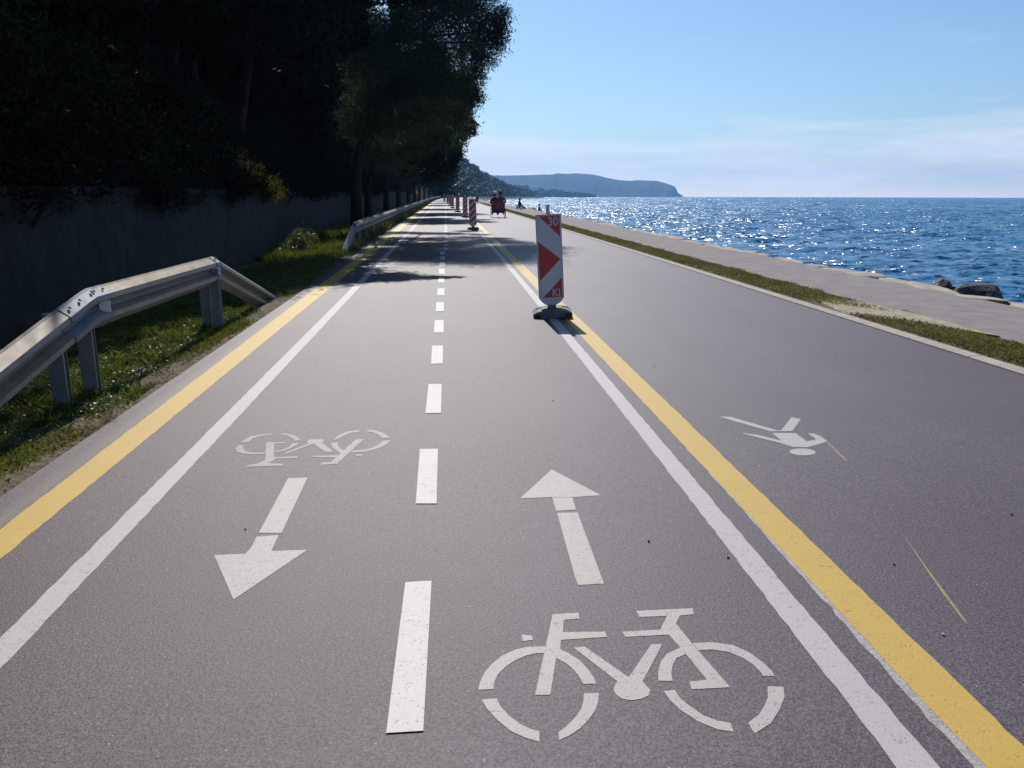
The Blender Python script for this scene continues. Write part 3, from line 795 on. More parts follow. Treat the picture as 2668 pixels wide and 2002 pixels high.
def film(polys, name, material, parent, y):
    mb = MB()
    for p in polys:
        q = clip_poly(p, X0, X1, Z0, Z1)
        if len(q) < 3: continue
        n = len(q)
        vs = [(x, y, z) for x, z in q] + [(x, y + 0.003, z) for x, z in q]
        mb.add(vs, [tuple(range(n)), tuple(range(2 * n - 1, n - 1, -1))] + [(i, (i + 1) % n, n + (i + 1) % n, n + i) for i in range(n)])
    return mb.build(name, material, parent)
def make_beacon(kind):
    root = empty('traffic_beacon')
    beacon_base(root)
    mt = MB(); mt.box((0, 0.0, 0.10 + 0.04), (0.062, 0.04, 0.12)); mt.box((0.0, 0.0, PB + PH + 0.055), (0.045, 0.040, 0.11))
    mt.build('post', M['tube'], root)
    pb = panel_body(root)
    yf = -PT/2 - 0.0045
    film([[(X0, Z0), (X1, Z0), (X1, Z1), (X0, Z1)]], 'white_sheet', M['white_film'], pb, yf + 0.0008)
    w = X1 - X0
    if kind == 'arrow':
        zc = PB + PH * 0.492
        tri = [(X0 + 0.002, zc - 0.225), (X1 - 0.004, zc + 0.0), (X0 + 0.002, zc + 0.225)]
        tri = [(X0, zc - 0.24), (X1 - 0.005, zc + 0.02), (X0, zc + 0.24)]
        top = [(X0 + 0.02, Z1), (X1, Z1), (X1, Z1 - 0.255)]
        bot = [(X0 + 0.03, Z0), (X1, Z0), (X1, Z0 + 0.235)]
        film([tri], 'red_arrow', M['red_film'], pb, yf - 0.002)
        film([top], 'red_corner', M['red_film'], pb, yf - 0.002); film([bot], 'red_corner', M['red_film'], pb, yf - 0.002)
        for txt, cx, cz, s in (('30', 0.055, Z1 - 0.118, 0.150), ('KI', 0.062, Z0 + 0.012, 0.135)):
            me = text_mesh(txt, s, 0.0012)
            o = link('lettering', me, M['text_film'], pb); o.rotation_euler = (pi / 2, 0, 0); o.location = (cx, yf - 0.0045, cz); o.scale = (0.88, 1, 1)
    else:
        step = 0.26
        st = []
        for k in range(-2, 9):
            z = Z0 + k * step * 1.0 - 0.02
            st.append([(X0, z), (X1, z + w), (X1, z + w + 0.13), (X0, z + 0.13)])
        film(st, 'red_stripes', M['red_film'], pb, yf - 0.002)
    return root
def place_beacon(root, p, rz, lean=0.0, lab=''):
    root.location = p; root.rotation_euler = (0, lean, rz)
    tag(root, lab, 'traffic beacon', 'traffic beacons along the cycle track')
bA = make_beacon('arrow')
p = G(1439, 823, 0.005); place_beacon(bA, (p.x, p.y, p.z), R(-5), R(-3.2), 'nearest traffic beacon with a red arrow pointing right, on a rubber base')
bS = make_beacon('stripe')
specs = [((1233, 598.5), 'striped traffic beacon second from the camera, left of the yellow line', -4),
         ((1212, 566.5), 'third traffic beacon from the camera, dark in tree shade', 3),
         ((1192.5, 552.5), 'fourth traffic beacon from the camera, narrow and dark', -12),
         ((1179, 542.5), 'fifth traffic beacon from the camera, reddish', 4),
         ((1172.5, 536), 'sixth traffic beacon from the camera, half hidden behind the fifth', 0),
         ((1166, 530.5), 'seventh traffic beacon from the camera, tiny beyond the reddish pair', 2),
         ((1158, 526.5), 'farthest visible traffic beacon, a tiny dark stroke', 0)]
for i, ((x, y), lab, rz) in enumerate(specs):
    b = bS if i == 0 else copy_tree(bS)
    p = G(x, y, 0.005)
    place_beacon(b, (p.x, p.y, p.z), R(rz), R(-1.5 if i == 0 else 0.5), lab)

# ------------------------------------------------------------------ foliage
def leaf_cloud(centers, n_per, size, seed, flat=0.8, shell=0.55, aspect=0.34):
    """many small leaf faces spread through ellipsoid clumps: centers rows x,y,z,r"""
    g = np.random.default_rng(seed); C = np.asarray(centers, dtype=np.float64)
    cnt = np.maximum(8, (n_per * (C[:, 3] ** 2)).astype(int)); ci = np.repeat(np.arange(len(C)), cnt); n = len(ci)
    d = g.normal(size=(n, 3)); d /= np.linalg.norm(d, axis=1)[:, None]
    rad = (shell + (1 - shell) * g.random(n) ** 0.7) * (1 + 0.18 * g.normal(size=n))
    # lumpy clumps
    rad *= 1 + 0.22 * np.sin(d[:, 0] * 5 + ci * 1.7) * np.sin(d[:, 1] * 4.3 + ci) + 0.12 * np.sin(d[:, 2] * 9 + ci * 2.1)
    P = C[ci, :3] + d * (rad * C[ci, 3])[:, None] * np.array([1, 1, flat])
    a = g.normal(size=(n, 3)) + d * 0.9 + np.array([0, 0, 0.35]); a /= np.linalg.norm(a, axis=1)[:, None]
    b = np.cross(a, g.normal(size=(n, 3))); b /= np.linalg.norm(b, axis=1)[:, None]
    L = size * (0.6 + 0.8 * g.random(n))[:, None]
    V = np.empty((n, 4, 3)); V[:, 0] = P - a * L * 0.5; V[:, 1] = P + b * L * aspect * 0.5; V[:, 2] = P + a * L * 0.5; V[:, 3] = P - b * L * aspect * 0.5
    return V.reshape(-1, 3)
def leaf_mesh(name, centers, n_per, size, seed, **k):
    V = leaf_cloud(centers, n_per, size, seed, **k)
    return mesh_np(name, V, 4, np.arange(len(V)))
def limb_mesh(trunk, radii, limbs, n=8):
    mb = MB(); mb.tube(trunk, radii, n)
    for pts, r in limbs: mb.tube(pts, r, 5, cap=False)
    return mb
def gen_tree(seed, height, crown_r, crown_c, base_h, n_cl, trunk_off=(0, 0), cl_r=(0.7, 1.15), trunk_r=0.16):
    """crown centred over (crown_c), trunk foot at origin; returns clump rows and limb builder"""
    r = random.Random(seed); cx, cy = crown_c
    trunk = [(0, 0, -0.6), (0.05, 0.02, height * 0.22), (cx * 0.35, cy * 0.3, height * 0.48), (cx * 0.75, cy * 0.8, height * 0.72), (cx, cy, height * 0.93)]
    radii = [trunk_r * 1.25, trunk_r, trunk_r * 0.78, trunk_r * 0.5, 0.04]
    cl = []; limbs = []
    for i in range(n_cl):
        a = r.uniform(0, 2 * pi); h = r.random(); rr = sqrt(r.random())
        zz = base_h + (height - base_h) * h
        wdt = crown_r * (0.55 + 0.45 * sin(pi * min(1, h * 0.9 + 0.12)))
        x = cx + wdt * rr * cos(a); y = cy + wdt * rr * sin(a); rad = r.uniform(*cl_r)
        cl.append((x, y, zz, rad))
        if i % 2 == 0:
            t = max(0.30, min(0.9, (zz - 1.2) / height)); q = Vector((cx * t * t, cy * t * t, height * t))
            e = Vector((x, y, zz - 0.15)); m_ = (q + e) / 2 + Vector((0, 0, r.uniform(-0.2, 0.3)))
            limbs.append(([q, m_, e], [0.055, 0.035, 0.012]))
    return cl, trunk, radii, limbs
def make_tree(name, label, seed, leafmat, n_per=260, leaf=0.24, flat=0.75, group=None, cat='tree', **k):
    cl, trunk, radii, limbs = gen_tree(seed, **k)
    root = empty(name); limb_mesh(trunk, radii, limbs).build('trunk', M['bark'], root, True)
    link('crown', leaf_mesh('crown', cl, n_per, leaf, seed, flat=flat), leafmat, root)
    tag(root, label, cat, group); return root
# hero pine over the road: clumps read off its outline, standing 27-38 m away
def D(x, y, Y, r):                   # outline pixel (2212-wide view) at distance Y
    p = AT(x * 1.2061, y * 1.2061, Y); return (p.x, p.y, p.z, r)
hero_cl = [D(*q) for q in [
    (1056,58,31,.75),(1046,108,32,.75),(1078,84,30.5,.42),(1080,58,31,.36),(1003,44,30,1.1),(1012,118,33,1.0),(1008,188,32.5,.7),(1024,212,33,.5),
    (1020,-30,32,1.2),(944,2,29,1.2),(900,62,30,1.0),(866,52,28,.8),(846,112,29,.9),(930,110,31,1.1),(960,180,31,1.0),
    (980,244,33,.75),(1000,250,35,.55),(1028,160,34,.5),(900,170,30,.95),(855,190,30,.9),(918,240,32,.9),(958,-110,31,1.5),(1026,-95,32,1.2),(888,-90,30,1.5),
    (800,70,28,.9),(790,130,28,1.0),(810,200,30,1.0),(780,260,31,1.0),(850,262,32,.9),(900,300,35,.9),(950,290,35,.8),(850,330,35,.9),(800,320,34,.9),
    (960,-200,31,1.6),(880,-190,31,1.6),(820,-120,30,1.1),(985,300,37,.6),(1062,-40,33,.8),(1084,30,32,.4)]]
hero = empty('pine_tree', W(-3.6, 33.0))
tag(hero, 'large pine leaning over the road, its broad crown standing out against the sky', 'tree')
tk = [W(-3.6, 33, -0.4), W(-3.5, 32.8, 2.2), W(-2.9, 32.2, 4.6), W(-1.9, 31.6, 6.8), W(-1.2, 31, 9.5)]
lb = []
rr_ = random.Random(5)
for (x, y, z, r) in hero_cl[::1]:
    q = tk[2].lerp(tk[3], rr_.random()) if z < gz(31) + 7 else tk[3].lerp(tk[4], rr_.random())
    e = Vector((x, y, z - 0.1)); m_ = (q + e) / 2 + Vector((0, 0, rr_.uniform(-0.25, 0.35)))
    lb.append(([q, m_, e], [0.08, 0.05, 0.014]))
put(limb_mesh(tk, [0.26, 0.21, 0.17, 0.12, 0.05], lb, 10).build('trunk', M['bark'], None, True), hero)
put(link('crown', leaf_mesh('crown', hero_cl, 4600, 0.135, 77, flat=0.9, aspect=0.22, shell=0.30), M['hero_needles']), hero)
# second pine: throws the narrow shadow that reaches the dashed line
p2 = empty('pine_tree', W(-5.9, 24.2)); tag(p2, 'pine at the corner of the retaining wall with one long limb reaching over the road', 'tree')
cl2 = [(-3.4, 20.8, 6.4, .9), (-3.2, 22.6, 6.2, .9), (-4.2, 21.4, 6.0, 1.0), (-2.7, 24.2, 6.4, .6), (-4.0, 25.2, 6.0, 1.0), (-2.5, 23.0, 6.5, .8), (-3.4, 24.4, 6.7, .95), (-2.0, 22.0, 6.7, .55), (-4.3, 23.2, 6.6, 1.1), (-3.0, 25.4, 7.0, .9), (-5.0, 25.0, 6.4, 1.2), (-1.6, 22.6, 7.0, .45), (-3.4, 21.6, 5.6, .8), (-2.9, 21.3, 6.2, .7), (-2.3, 21.6, 6.8, .6), (-1.7, 21.4, 6.5, .5), (-1.2, 21.3, 6.3, .36), (-0.75, 21.3, 6.2, .30), (-0.40, 21.25, 6.15, .17),
       (-3.6, 23.4, 5.0, .7), (-2.9, 24.0, 5.6, .55), (-2.2, 24.6, 5.9, .35), (-3.8, 20.9, 6.8, .9), (-4.2, 21.6, 8.0, 1.2), (-3.0, 22.6, 7.8, .9), (-4.6, 22.4, 9.0, 1.2), (-3.6, 25.2, 6.2, .9), (-2.4, 26.0, 6.2, .4), (-4.6, 24, 7, 1.2)]
tk = [W(-5.9, 24.2, 1.2), W(-5.8, 24.0, 3.0), W(-5.2, 23.4, 5.2), W(-4.8, 22.8, 8.8)]
put(limb_mesh(tk, [0.2, 0.16, 0.13, 0.05], [([tk[2], Vector((-3, 21.8, 5.9)), Vector((-0.6, 21.3, 6.25))], [0.07, 0.05, 0.012])] +
    [([tk[2].lerp(tk[3], 0.5), Vector((x, y, z))], [0.05, 0.015]) for x, y, z, r in cl2[7:]], 8).build('trunk', M['bark'], None, True), p2)
put(link('crown', leaf_mesh('crown', cl2, 2400, 0.19, 78, flat=0.8, aspect=0.30, shell=0.3), M['needles']), p2)
# leaning roadside pines farther along
lean_a = make_tree('pine_tree', '', 21, M['needles'], 1000, 0.27, height=9.6, crown_r=3.1, crown_c=(3.4, 0.3), base_h=3.6, n_cl=46, trunk_r=0.2, cl_r=(0.6, 1.0))
lean_b = make_tree('pine_tree', '', 22, M['needles'], 1000, 0.27, height=10.2, crown_r=3.0, crown_c=(3.0, -0.5), base_h=3.2, n_cl=46, trunk_r=0.2, cl_r=(0.6, 1.05))
lean = [(51.5, lean_a), (67, lean_b), (84, None), (106, None), (128, None), (150, None), (176, None), (206, None), (238, None)]
words = ['second', 'third', 'fourth', 'fifth', 'sixth', 'seventh', 'eighth', 'ninth', 'farthest']
for i, (Y, proto) in enumerate(lean):
    t = proto or copy_tree(lean_a if i % 2 else lean_b)
    t.location = W(-4.85, Y); t.rotation_euler = (0, 0, 0.1 * sin(i * 2.3)); s = 1 + 0.08 * sin(i * 1.7); t.scale = (s, s, s)
    tag(t, f'{words[i]} leaning roadside pine beyond the big overhanging pine, behind the far guardrail', 'tree', 'leaning pines along the far guardrail')
# massed trees on the hillside
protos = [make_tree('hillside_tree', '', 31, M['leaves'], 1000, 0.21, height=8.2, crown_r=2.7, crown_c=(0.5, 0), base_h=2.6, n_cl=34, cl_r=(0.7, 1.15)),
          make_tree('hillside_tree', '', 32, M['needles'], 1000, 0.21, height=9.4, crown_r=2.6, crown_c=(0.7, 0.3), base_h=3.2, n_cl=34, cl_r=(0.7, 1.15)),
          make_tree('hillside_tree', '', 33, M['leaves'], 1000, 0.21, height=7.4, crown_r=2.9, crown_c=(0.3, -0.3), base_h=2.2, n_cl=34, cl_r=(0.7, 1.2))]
used = [0, 0, 0]; rt = random.Random(12)
near_lab = ['dark leafy tree in the massed wood on the slope above the near retaining wall', 'dark tree in the massed wood on the slope behind the long far guardrail',
            'dark tree in the massed wood on the slope far along the road']
spots = []
for row, (u, y0, dy) in enumerate([(-7.55, 3.5, 2.9), (-11.6, 1.5, 4.1), (-15.6, 4.0, 4.6), (-20.5, 6, 6)]):
    Y = y0
    while Y < (64 if row < 3 else 50): spots.append((u + rt.uniform(-0.6, 0.5), Y + rt.uniform(-0.6, 0.6))); Y += dy
for row, (u, dy) in enumerate([(-7.2, 8), (-12.5, 10), (-19, 14)]):
    Y = 66 + row * 2
    while Y < 330: spots.append((u + rt.uniform(-1, 0.8), Y + rt.uniform(-1, 1))); Y += dy + Y * 0.03
for Y in (28.5, 36, 41, 46): spots.append((-7.2, Y))
for (u, Y) in spots:
    if 26 < Y < 31 and u > -9: u -= 1.0
    k = rt.randrange(3); t = protos[k] if not used[k] else copy_tree(protos[k]); used[k] = 1
    s = rt.uniform(0.88, 1.12) * (1.15 if Y > 90 else 1)
    t.location = W(u, Y, hill_z(u, Y) - 0.15); t.rotation_euler = (0, 0, rt.uniform(0, 6.28)); t.scale = (s, s, s)
    g_ = 0 if Y < 24 else 1 if Y < 100 else 2
    tag(t, near_lab[g_], 'tree', ['trees on the slope above the near wall', 'trees on the slope behind the far guardrail', 'trees on the slope far along the road'][g_])
# close row whose crowns hang out over the wall and keep it in shade
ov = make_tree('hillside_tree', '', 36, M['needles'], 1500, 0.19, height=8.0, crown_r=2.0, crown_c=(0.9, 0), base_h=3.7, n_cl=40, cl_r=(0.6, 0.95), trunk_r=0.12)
for i in range(9):
    t = ov if i == 0 else copy_tree(ov)
    Y = 4.6 + 2.25 * i; u = -7.15 + rt.uniform(-0.12, 0.12)
    t.location = W(u, Y, hill_z(u, Y) - 0.9); t.rotation_euler = (0, 0, rt.uniform(-0.35, 0.35)); s_ = rt.uniform(0.96, 1.06); t.scale = (s_, s_, s_)
    tag(t, 'dark pine of the front row whose crown hangs out over the near retaining wall', 'tree', 'front row of pines over the near wall')
# shrubs along the top of the wall
def make_shrub(seed, r=1.0, leafmat=None, size=0.085, n=2000):
    q = random.Random(seed); cl = [(q.uniform(-.6, .6) * r, q.uniform(-.8, .8) * r, q.uniform(0.2, 1.2) * r, q.uniform(.35, .6) * r) for _ in range(12)]
    root = empty('shrub'); mb = MB()
    for c in cl[:8]: mb.tube([(0, 0, -0.3), (c[0] * 0.5, c[1] * 0.5, c[2] * 0.5), (c[0], c[1], c[2])], [0.03, 0.02, 0.008], 5)
    mb.build('stem', M['bark'], root); link('foliage', leaf_mesh('foliage', cl, n, size, seed), leafmat or M['leaves'], root); return root
sh = [make_shrub(51, 1.1), make_shrub(52, 0.9), make_shrub(53, 1.3)]; su = [0, 0, 0]
Y = 1.5
while Y < 140:
    for u in ((-5.25, -6.6, -8.4) if Y < 62 else (-5.4,)):
        if 20.5 < Y < 25.5 and u > -6: continue
        k = rt.randrange(3); t = sh[k] if not su[k] else copy_tree(sh[k]); su[k] = 1
        uu = (u if Y < 22.8 else u - 0.9) + rt.uniform(-0.3, 0.2); yy = Y + rt.uniform(-0.4, 0.4)
        t.location = W(uu, yy, hill_z(uu, yy) - 0.15); t.rotation_euler = (0, 0, rt.uniform(0, 6.28)); s = rt.uniform(0.8, 1.2); t.scale = (s, s, s * 1.1)
        g_ = 0 if Y < 22.8 else 1
        tag(t, ['dark shrub crowding the top of the near retaining wall', 'dark shrub above the set-back wall behind the far guardrail'][g_], 'shrub', ['shrubs above the near wall', 'shrubs above the set-back wall'][g_])
    Y += 1.7 if Y < 62 else 3.2
iv = [make_shrub(64, 0.75, None, 0.075, 2200), make_shrub(65, 0.65, None, 0.075, 2200)]; iu = [0, 0]
Y = 0.6
while Y < 70:
    if not 21.2 < Y < 23.4:
        k = rt.randrange(2); t = iv[k] if not iu[k] else copy_tree(iv[k]); iu[k] = 1
        t.location = W((-4.86 if Y < 22.8 else -5.9) + rt.uniform(-.1, .08), Y, 1.22 + rt.uniform(-.12, .15)); t.rotation_euler = (0, 0, rt.uniform(0, 6.28)); s = rt.uniform(.6, 1.15); t.scale = (s * .8, s * 1.3, s * .8)
        g_ = 0 if Y < 22.8 else 1
        tag(t, ['low dark creeper bush hanging over the edge of the near retaining wall', 'low dark creeper bush hanging over the edge of the set-back wall'][g_], 'shrub', ['creepers on the near wall', 'creepers on the set-back wall'][g_])
    Y += rt.uniform(0.7, 1.3) if Y < 23 else 1.6
# sunlit bush and grass by the end of the near wall
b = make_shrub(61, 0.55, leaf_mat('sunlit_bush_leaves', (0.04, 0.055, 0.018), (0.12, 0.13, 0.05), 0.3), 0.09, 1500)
b.location = W(-4.0, 22.6, -0.12); tag(b, 'small sunlit bush at the foot of the wall corner, before the far guardrail', 'bush')
def blades(name, n, place, hgt, wid, material, seed, lean=0.5):
    g = np.random.default_rng(seed); P = place(g, n); n = len(P)
    a = g.random(n) * 2 * pi; h = hgt[0] + (hgt[1] - hgt[0]) * g.random(n) ** 1.6; w = wid * (0.6 + 0.8 * g.random(n))
    dx = np.stack([np.cos(a), np.sin(a), np.zeros(n)], 1); la = g.random(n) * 2 * pi; ll = lean * g.random(n) * h
    tip = P + np.stack([np.cos(la) * ll, np.sin(la) * ll, h], 1); midp = P + np.stack([np.cos(la) * ll * 0.3, np.sin(la) * ll * 0.3, h * 0.55], 1)
    V = np.empty((n, 4, 3)); V[:, 0] = P - dx * w[:, None] / 2; V[:, 1] = P + dx * w[:, None] / 2; V[:, 2] = tip; V[:, 3] = midp - dx * w[:, None] * 0.45
    V = V.reshape(-1, 3)
    return link(name, mesh_np(name, V, 4, np.arange(len(V))), material)
def patchy(u, Y, f=1.0): return np.sin(u * 3.1 * f + Y * 1.3 * f) * np.sin(Y * 2.7 * f - u * 1.9 * f) + 0.6 * np.sin(Y * 0.9 * f + u * 5) + 0.35 * np.sin(Y * 6.1 * f + u * 7.3)
def vz(u, Y): return SLOPE * Y - 0.015 - 0.10 * np.clip((-2.5 - u), 0, 1) - 0.01
def pl_verge(g, n):
    Y = 1.5 + 21 * g.random(n) ** 1.35; u = -2.36 - 2.0 * g.random(n) ** 1.35
    k = (patchy(u, Y) > -0.75 + 1.5 * g.random(n) - np.clip((-2.55 - u) * 3.2, -1.2, 1.6)); u, Y = u[k], Y[k]
    return np.stack([u, Y, vz(u, Y)], 1)
tag(blades('verge_grass', 300000, pl_verge, (0.012, 0.060), 0.0055, M['grass'], 1, 1.2), 'green grass and weeds growing along the left verge around the guardrail', 'grass', kind='stuff')
def pl_weed(g, n):
    c = 260; Yc = 2.2 + 19 * g.random(c) ** 1.2; uc = -2.75 - 1.0 * g.random(c); i = g.integers(0, c, n)
    Y = Yc[i] + g.normal(size=n) * 0.055; u = uc[i] + g.normal(size=n) * 0.055
    return np.stack([u, Y, vz(u, Y)], 1)
tag(blades('verge_weeds', 26000, pl_weed, (0.03, 0.12), 0.009, M['grass'], 2, 1.3), 'taller clumps of weeds among the verge grass', 'weeds', kind='stuff')
g = np.random.default_rng(33); wc = []
for i in range(620):
    Y = 1.9 + 18 * g.random() ** 1.3; u = -2.5 - 1.3 * g.random() ** 0.9; r_ = g.uniform(0.05, 0.15); wc.append((u, Y, float(vz(u, Y)) + r_ * 0.25, r_))
M['weed_leaves'] = leaf_mat('small_weed_leaves', (0.035, 0.055, 0.014), (0.15, 0.18, 0.05), 0.25, 0.45, 0.5, 6.0)
tag(link('leafy_weeds', leaf_mesh('leafy_weeds', wc, 13000, 0.020, 34, flat=0.45, shell=0.5, aspect=0.7), M['weed_leaves']), 'low leafy weeds spread through the left verge beside the near guardrail', 'weeds', kind='stuff')
def pl_dry(g, n):
    Y = 1.2 + 20 * g.random(n) ** 1.4; u = -2.16 - 0.80 * g.random(n) ** 1.6
    k = g.random(n) < 0.5 + 0.4 * patchy(u, Y, 1.7); u, Y = u[k], Y[k]
    return np.stack([u, Y, vz(u, Y) + 0.006], 1)
tag(blades('dry_litter', 60000, pl_dry, (0.004, 0.022), 0.011, M['dry'], 3, 3.4), 'dry brown grass litter along the left edge of the asphalt', 'dry litter', kind='stuff')
def pl_strip(g, n):
    Y = 4.5 + 115 * g.random(n) ** 2.2; u = 5.05 + (0.76 + 0.05 * np.sin(Y * 2.1) + 0.04 * np.sin(Y * 5.3)) * g.random(n)
    gap = np.exp(-((Y - 9.6 + (u - 5.4) * 1.8) / 0.75) ** 2)
    k = (g.random(n) > gap * 1.25) & (g.random(n) < 0.75 + 0.25 * patchy(u, Y, 0.8)); u, Y = u[k], Y[k]
    return np.stack([u, Y, SLOPE * Y + np.interp(u, [4.98, 5.2, 5.5, 5.78, 5.86], [0.012, 0.037, 0.037, 0.012, 0.012])], 1)
tag(blades('strip_grass', 200000, pl_strip, (0.012, 0.045), 0.010, M['strip_grass'], 4, 1.6), 'short worn grass filling the strip between kerb and promenade', 'grass', kind='stuff')
mb = MB(); pts = [(5.06, 9.7), (5.25, 9.2), (5.55, 8.6), (5.82, 7.9), (5.86, 8.9), (5.80, 10.6), (5.5, 11.0), (5.2, 10.8)]
n_ = len(pts); mb.add([W(u, y, 0.0425) for u, y in pts] + [W(u + (0.06 if u > 5.5 else -0.06), y, 0.0) for u, y in pts], [tuple(range(n_))] + [(i, (i + 1) % n_, n_ + (i + 1) % n_, n_ + i) for i in range(n_)])
tag(mb.build('sandy_patch', M['sand']), kind='structure')
# dry grass hanging from the wall end
def pl_y(g, n):
    t = g.random(n); u = -4.75 - 1.15 * t + 0.20 * g.normal(size=n); Y = 22.4 + 0.45 * g.normal(size=n)
    return np.stack([u, Y, SLOPE * Y + 1.48 + t ** 1.6 * 0.95 + 0.13 * g.normal(size=n)], 1)
tag(blades('yellow_grass_clump', 9000, pl_y, (0.04, 0.20), 0.014, M['yellow_grass'], 6, 1.3), 'sunlit yellow grass hanging over the end of the near retaining wall', 'grass clump')
def pl_s(g, n):
    Y = 19.8 + 7 * g.random(n); u = -4.6 + 2.1 * g.random(n); return np.stack([u, Y, vz(u, Y)], 1)
tag(blades('corner_grass', 22000, pl_s, (0.04, 0.2), 0.016, M['grass'], 7, 0.8), 'grass at the start of the far guardrail beside the sunlit bush', 'grass', kind='stuff')
def pl_f(g, n):
    Y = 27 + 90 * g.random(n) ** 1.6; u = -2.45 - 2.0 * g.random(n); return np.stack([u, Y, SLOPE * Y - 0.1 + 0 * u], 1)
tag(blades('far_verge_grass', 26000, pl_f, (0.10, 0.42), 0.035, M['grass'], 8, 0.8), 'tall grass under and behind the long far guardrail', 'grass', kind='stuff')
# far wooded slope: one mass
g = np.random.default_rng(5); cl = []
for i in range(1500):
    Y = 255 + 900 * g.random() ** 1.05; u = -1.0 - 32 * g.random() ** 1.5
    zz = hill_z(min(u, -5.2), Y) + g.uniform(0.5, 6.5) * (0.4 + 0.6 * min(1, (1250 - Y) / 500)); p = W(u, Y, zz)
    cl.append((p.x, p.y, p.z, g.uniform(1.6, 3.0) * (0.7 + Y / 1400)))
tag(link('far_wood', leaf_mesh('far_wood', cl, 34, 1.15, 9, flat=0.9, aspect=0.5), M['far_leaves']), 'far wooded slope running down to the shore where the road bends', 'wood', kind='stuff')

# ------------------------------------------------------------------ headland, hamlet and sails
def headland():
    prof = [(1010, 372), (1050, 378), (1085, 380), (1120, 379), (1160, 378), (1196, 377), (1202, 374.5), (1225, 375.5), (1250, 375), (1290, 379), (1318, 385), (1335, 390), (1360, 391), (1382, 389.5), (1400, 390.5), (1420, 391), (1440, 396), (1452, 402), (1462, 410), (1470, 419), (1474, 424.5)]
    Yd = 3900.0; top = []
    for a, b in zip(prof, prof[1:]):
        for k in range(6):
            t = k / 6; top.append((a[0] + (b[0] - a[0]) * t, a[1] + (b[1] - a[1]) * t))
    top.append(prof[-1]); rows = []; r = random.Random(4); nj = 14
    for i, (x, y) in enumerate(top):
        p = AT(x * 1.2061, y * 1.2061, Yd); h = p.z - SEA; line = []
        for j in range(-nj, nj + 1):
            t = j / nj; prof_h = (1 - abs(t) ** 1.35)
            spread = (520 if t < 0 else 900) * min(1, h / 50 + 0.05)
            zz = SEA - 1 + (h + 1) * prof_h; zz += (r.uniform(-1, 1) * 3.0 + 5 * sin(i * 0.7 + j * 1.3) * sin(i * 0.23 - j)) * prof_h * (1 - prof_h) * 3
            line.append((p.x * (1 + min(0, t) * spread / Yd * 1.2) , Yd + t * spread + 25 * sin(i * 0.35) * prof_h, zz if j != 0 else p.z + r.uniform(-0.8, 0.8)))
        rows.append(line)
    n = 2 * nj + 1; vs = [v for l in rows for v in l]
    fs = [(i * n + j, (i + 1) * n + j, (i + 1) * n + j + 1, i * n + j + 1) for i in range(len(rows) - 1) for j in range(n - 1)]
    me = bpy.data.meshes.new('headland'); me.from_pydata(vs, [], fs); me.update(); return me
M['headland'] = simple_noise_mat('headland_cover', (0.012, 0.020, 0.014), (0.040, 0.048, 0.030), 0.012, 0.95, 0.5, 8.0, 0.1)
tag(link('headland', headland(), M['headland'], None, True), kind='structure')
# low nearer shore with a hamlet
vs = []; fs = []
prof = [(1040, 398), (1070, 402), (1095, 404), (1120, 405), (1150, 409), (1185, 413), (1215, 418), (1245, 422), (1262, 425.4)]
for i, (x, y) in enumerate(prof):
    p = AT(x * 1.2061, y * 1.2061, 2300); 
    vs += [(p.x - 12, 2080, SEA - 1), (p.x, 2180, SEA + (p.z - SEA) * 0.55), (p.x, 2300, p.z), (p.x + 5, 2500, SEA - 1)]
for i in range(len(prof) - 1):
    for j in range(3): a = i * 4 + j; fs.append((a, a + 4, a + 5, a + 1))
me = bpy.data.meshes.new('shore_hill'); me.from_pydata(vs, [], fs); me.update()
tag(link('shore_hill', me, M['headland']), kind='structure')
g = np.random.default_rng(15); cl = []
for i in range(260):
    k = g.random() * (len(prof) - 1.01); a = int(k); t = k - a; x = prof[a][0] * (1 - t) + prof[a + 1][0] * t; y = prof[a][1] * (1 - t) + prof[a + 1][1] * t
    s = g.random(); Yd = 2090 + 210 * s; p = AT(x * 1.2061, y * 1.2061, 2300); zz = SEA + (p.z - SEA) * (0.55 * s * 2 if s < 0.5 else 0.55 + 0.45 * (s - 0.5) * 2)
    cl.append((p.x, Yd, zz + 2, g.uniform(3.5, 8)))
tag(link('shore_wood', leaf_mesh('shore_wood', cl, 7, 3.6, 19, flat=0.8, aspect=0.6), M['far_leaves']), 'low dark wood along the distant shore before the headland', 'wood', kind='stuff')
def house(x, y, Y, w, d, h, label):
    p = AT(x * 1.2061, y * 1.2061, Y); root = empty('house', p); tag(root, label, 'house')
    mb = MB(); mb.box((0, 0, h / 2), (w, d, h)); mb.build('wall', M['house'], root)
    mr = MB(); mr.add([(-w/2-.4, -d/2-.4, h), (w/2+.4, -d/2-.4, h), (w/2+.4, d/2+.4, h), (-w/2-.4, d/2+.4, h), (-w/2-.4, 0, h + d * .3), (w/2+.4, 0, h + d * .3)],
                      [(0, 1, 5, 4), (2, 3, 4, 5), (0, 4, 3), (1, 2, 5), (0, 3, 2, 1)]); mr.build('roof', M['roof'], root)
    mw = MB()
    for k in range(3):
        for l in range(2): mw.box((-w * .3 + k * w * .3, -d/2 - .05, h * (.28 + .42 * l)), (w * .12, .1, h * .2))
    mw.build('window', M['pane'], root)
for q in [(1157, 411.5, 2100, 16, 10, 9, 'brightest white house of the distant hamlet below the headland'),
          (1150, 409.5, 2140, 14, 9, 7, 'pale house just left of the brightest one in the hamlet'),
          (1096, 400, 2150, 12, 9, 8, 'lone white house high on the distant shore above the red cart'),
          (1102, 402, 2140, 16, 8, 5, 'low pale building beside the lone house on the distant shore'),
          (1181, 413, 2120, 12, 8, 6, 'small pale house on the right fringe of the distant hamlet')]: house(*q)
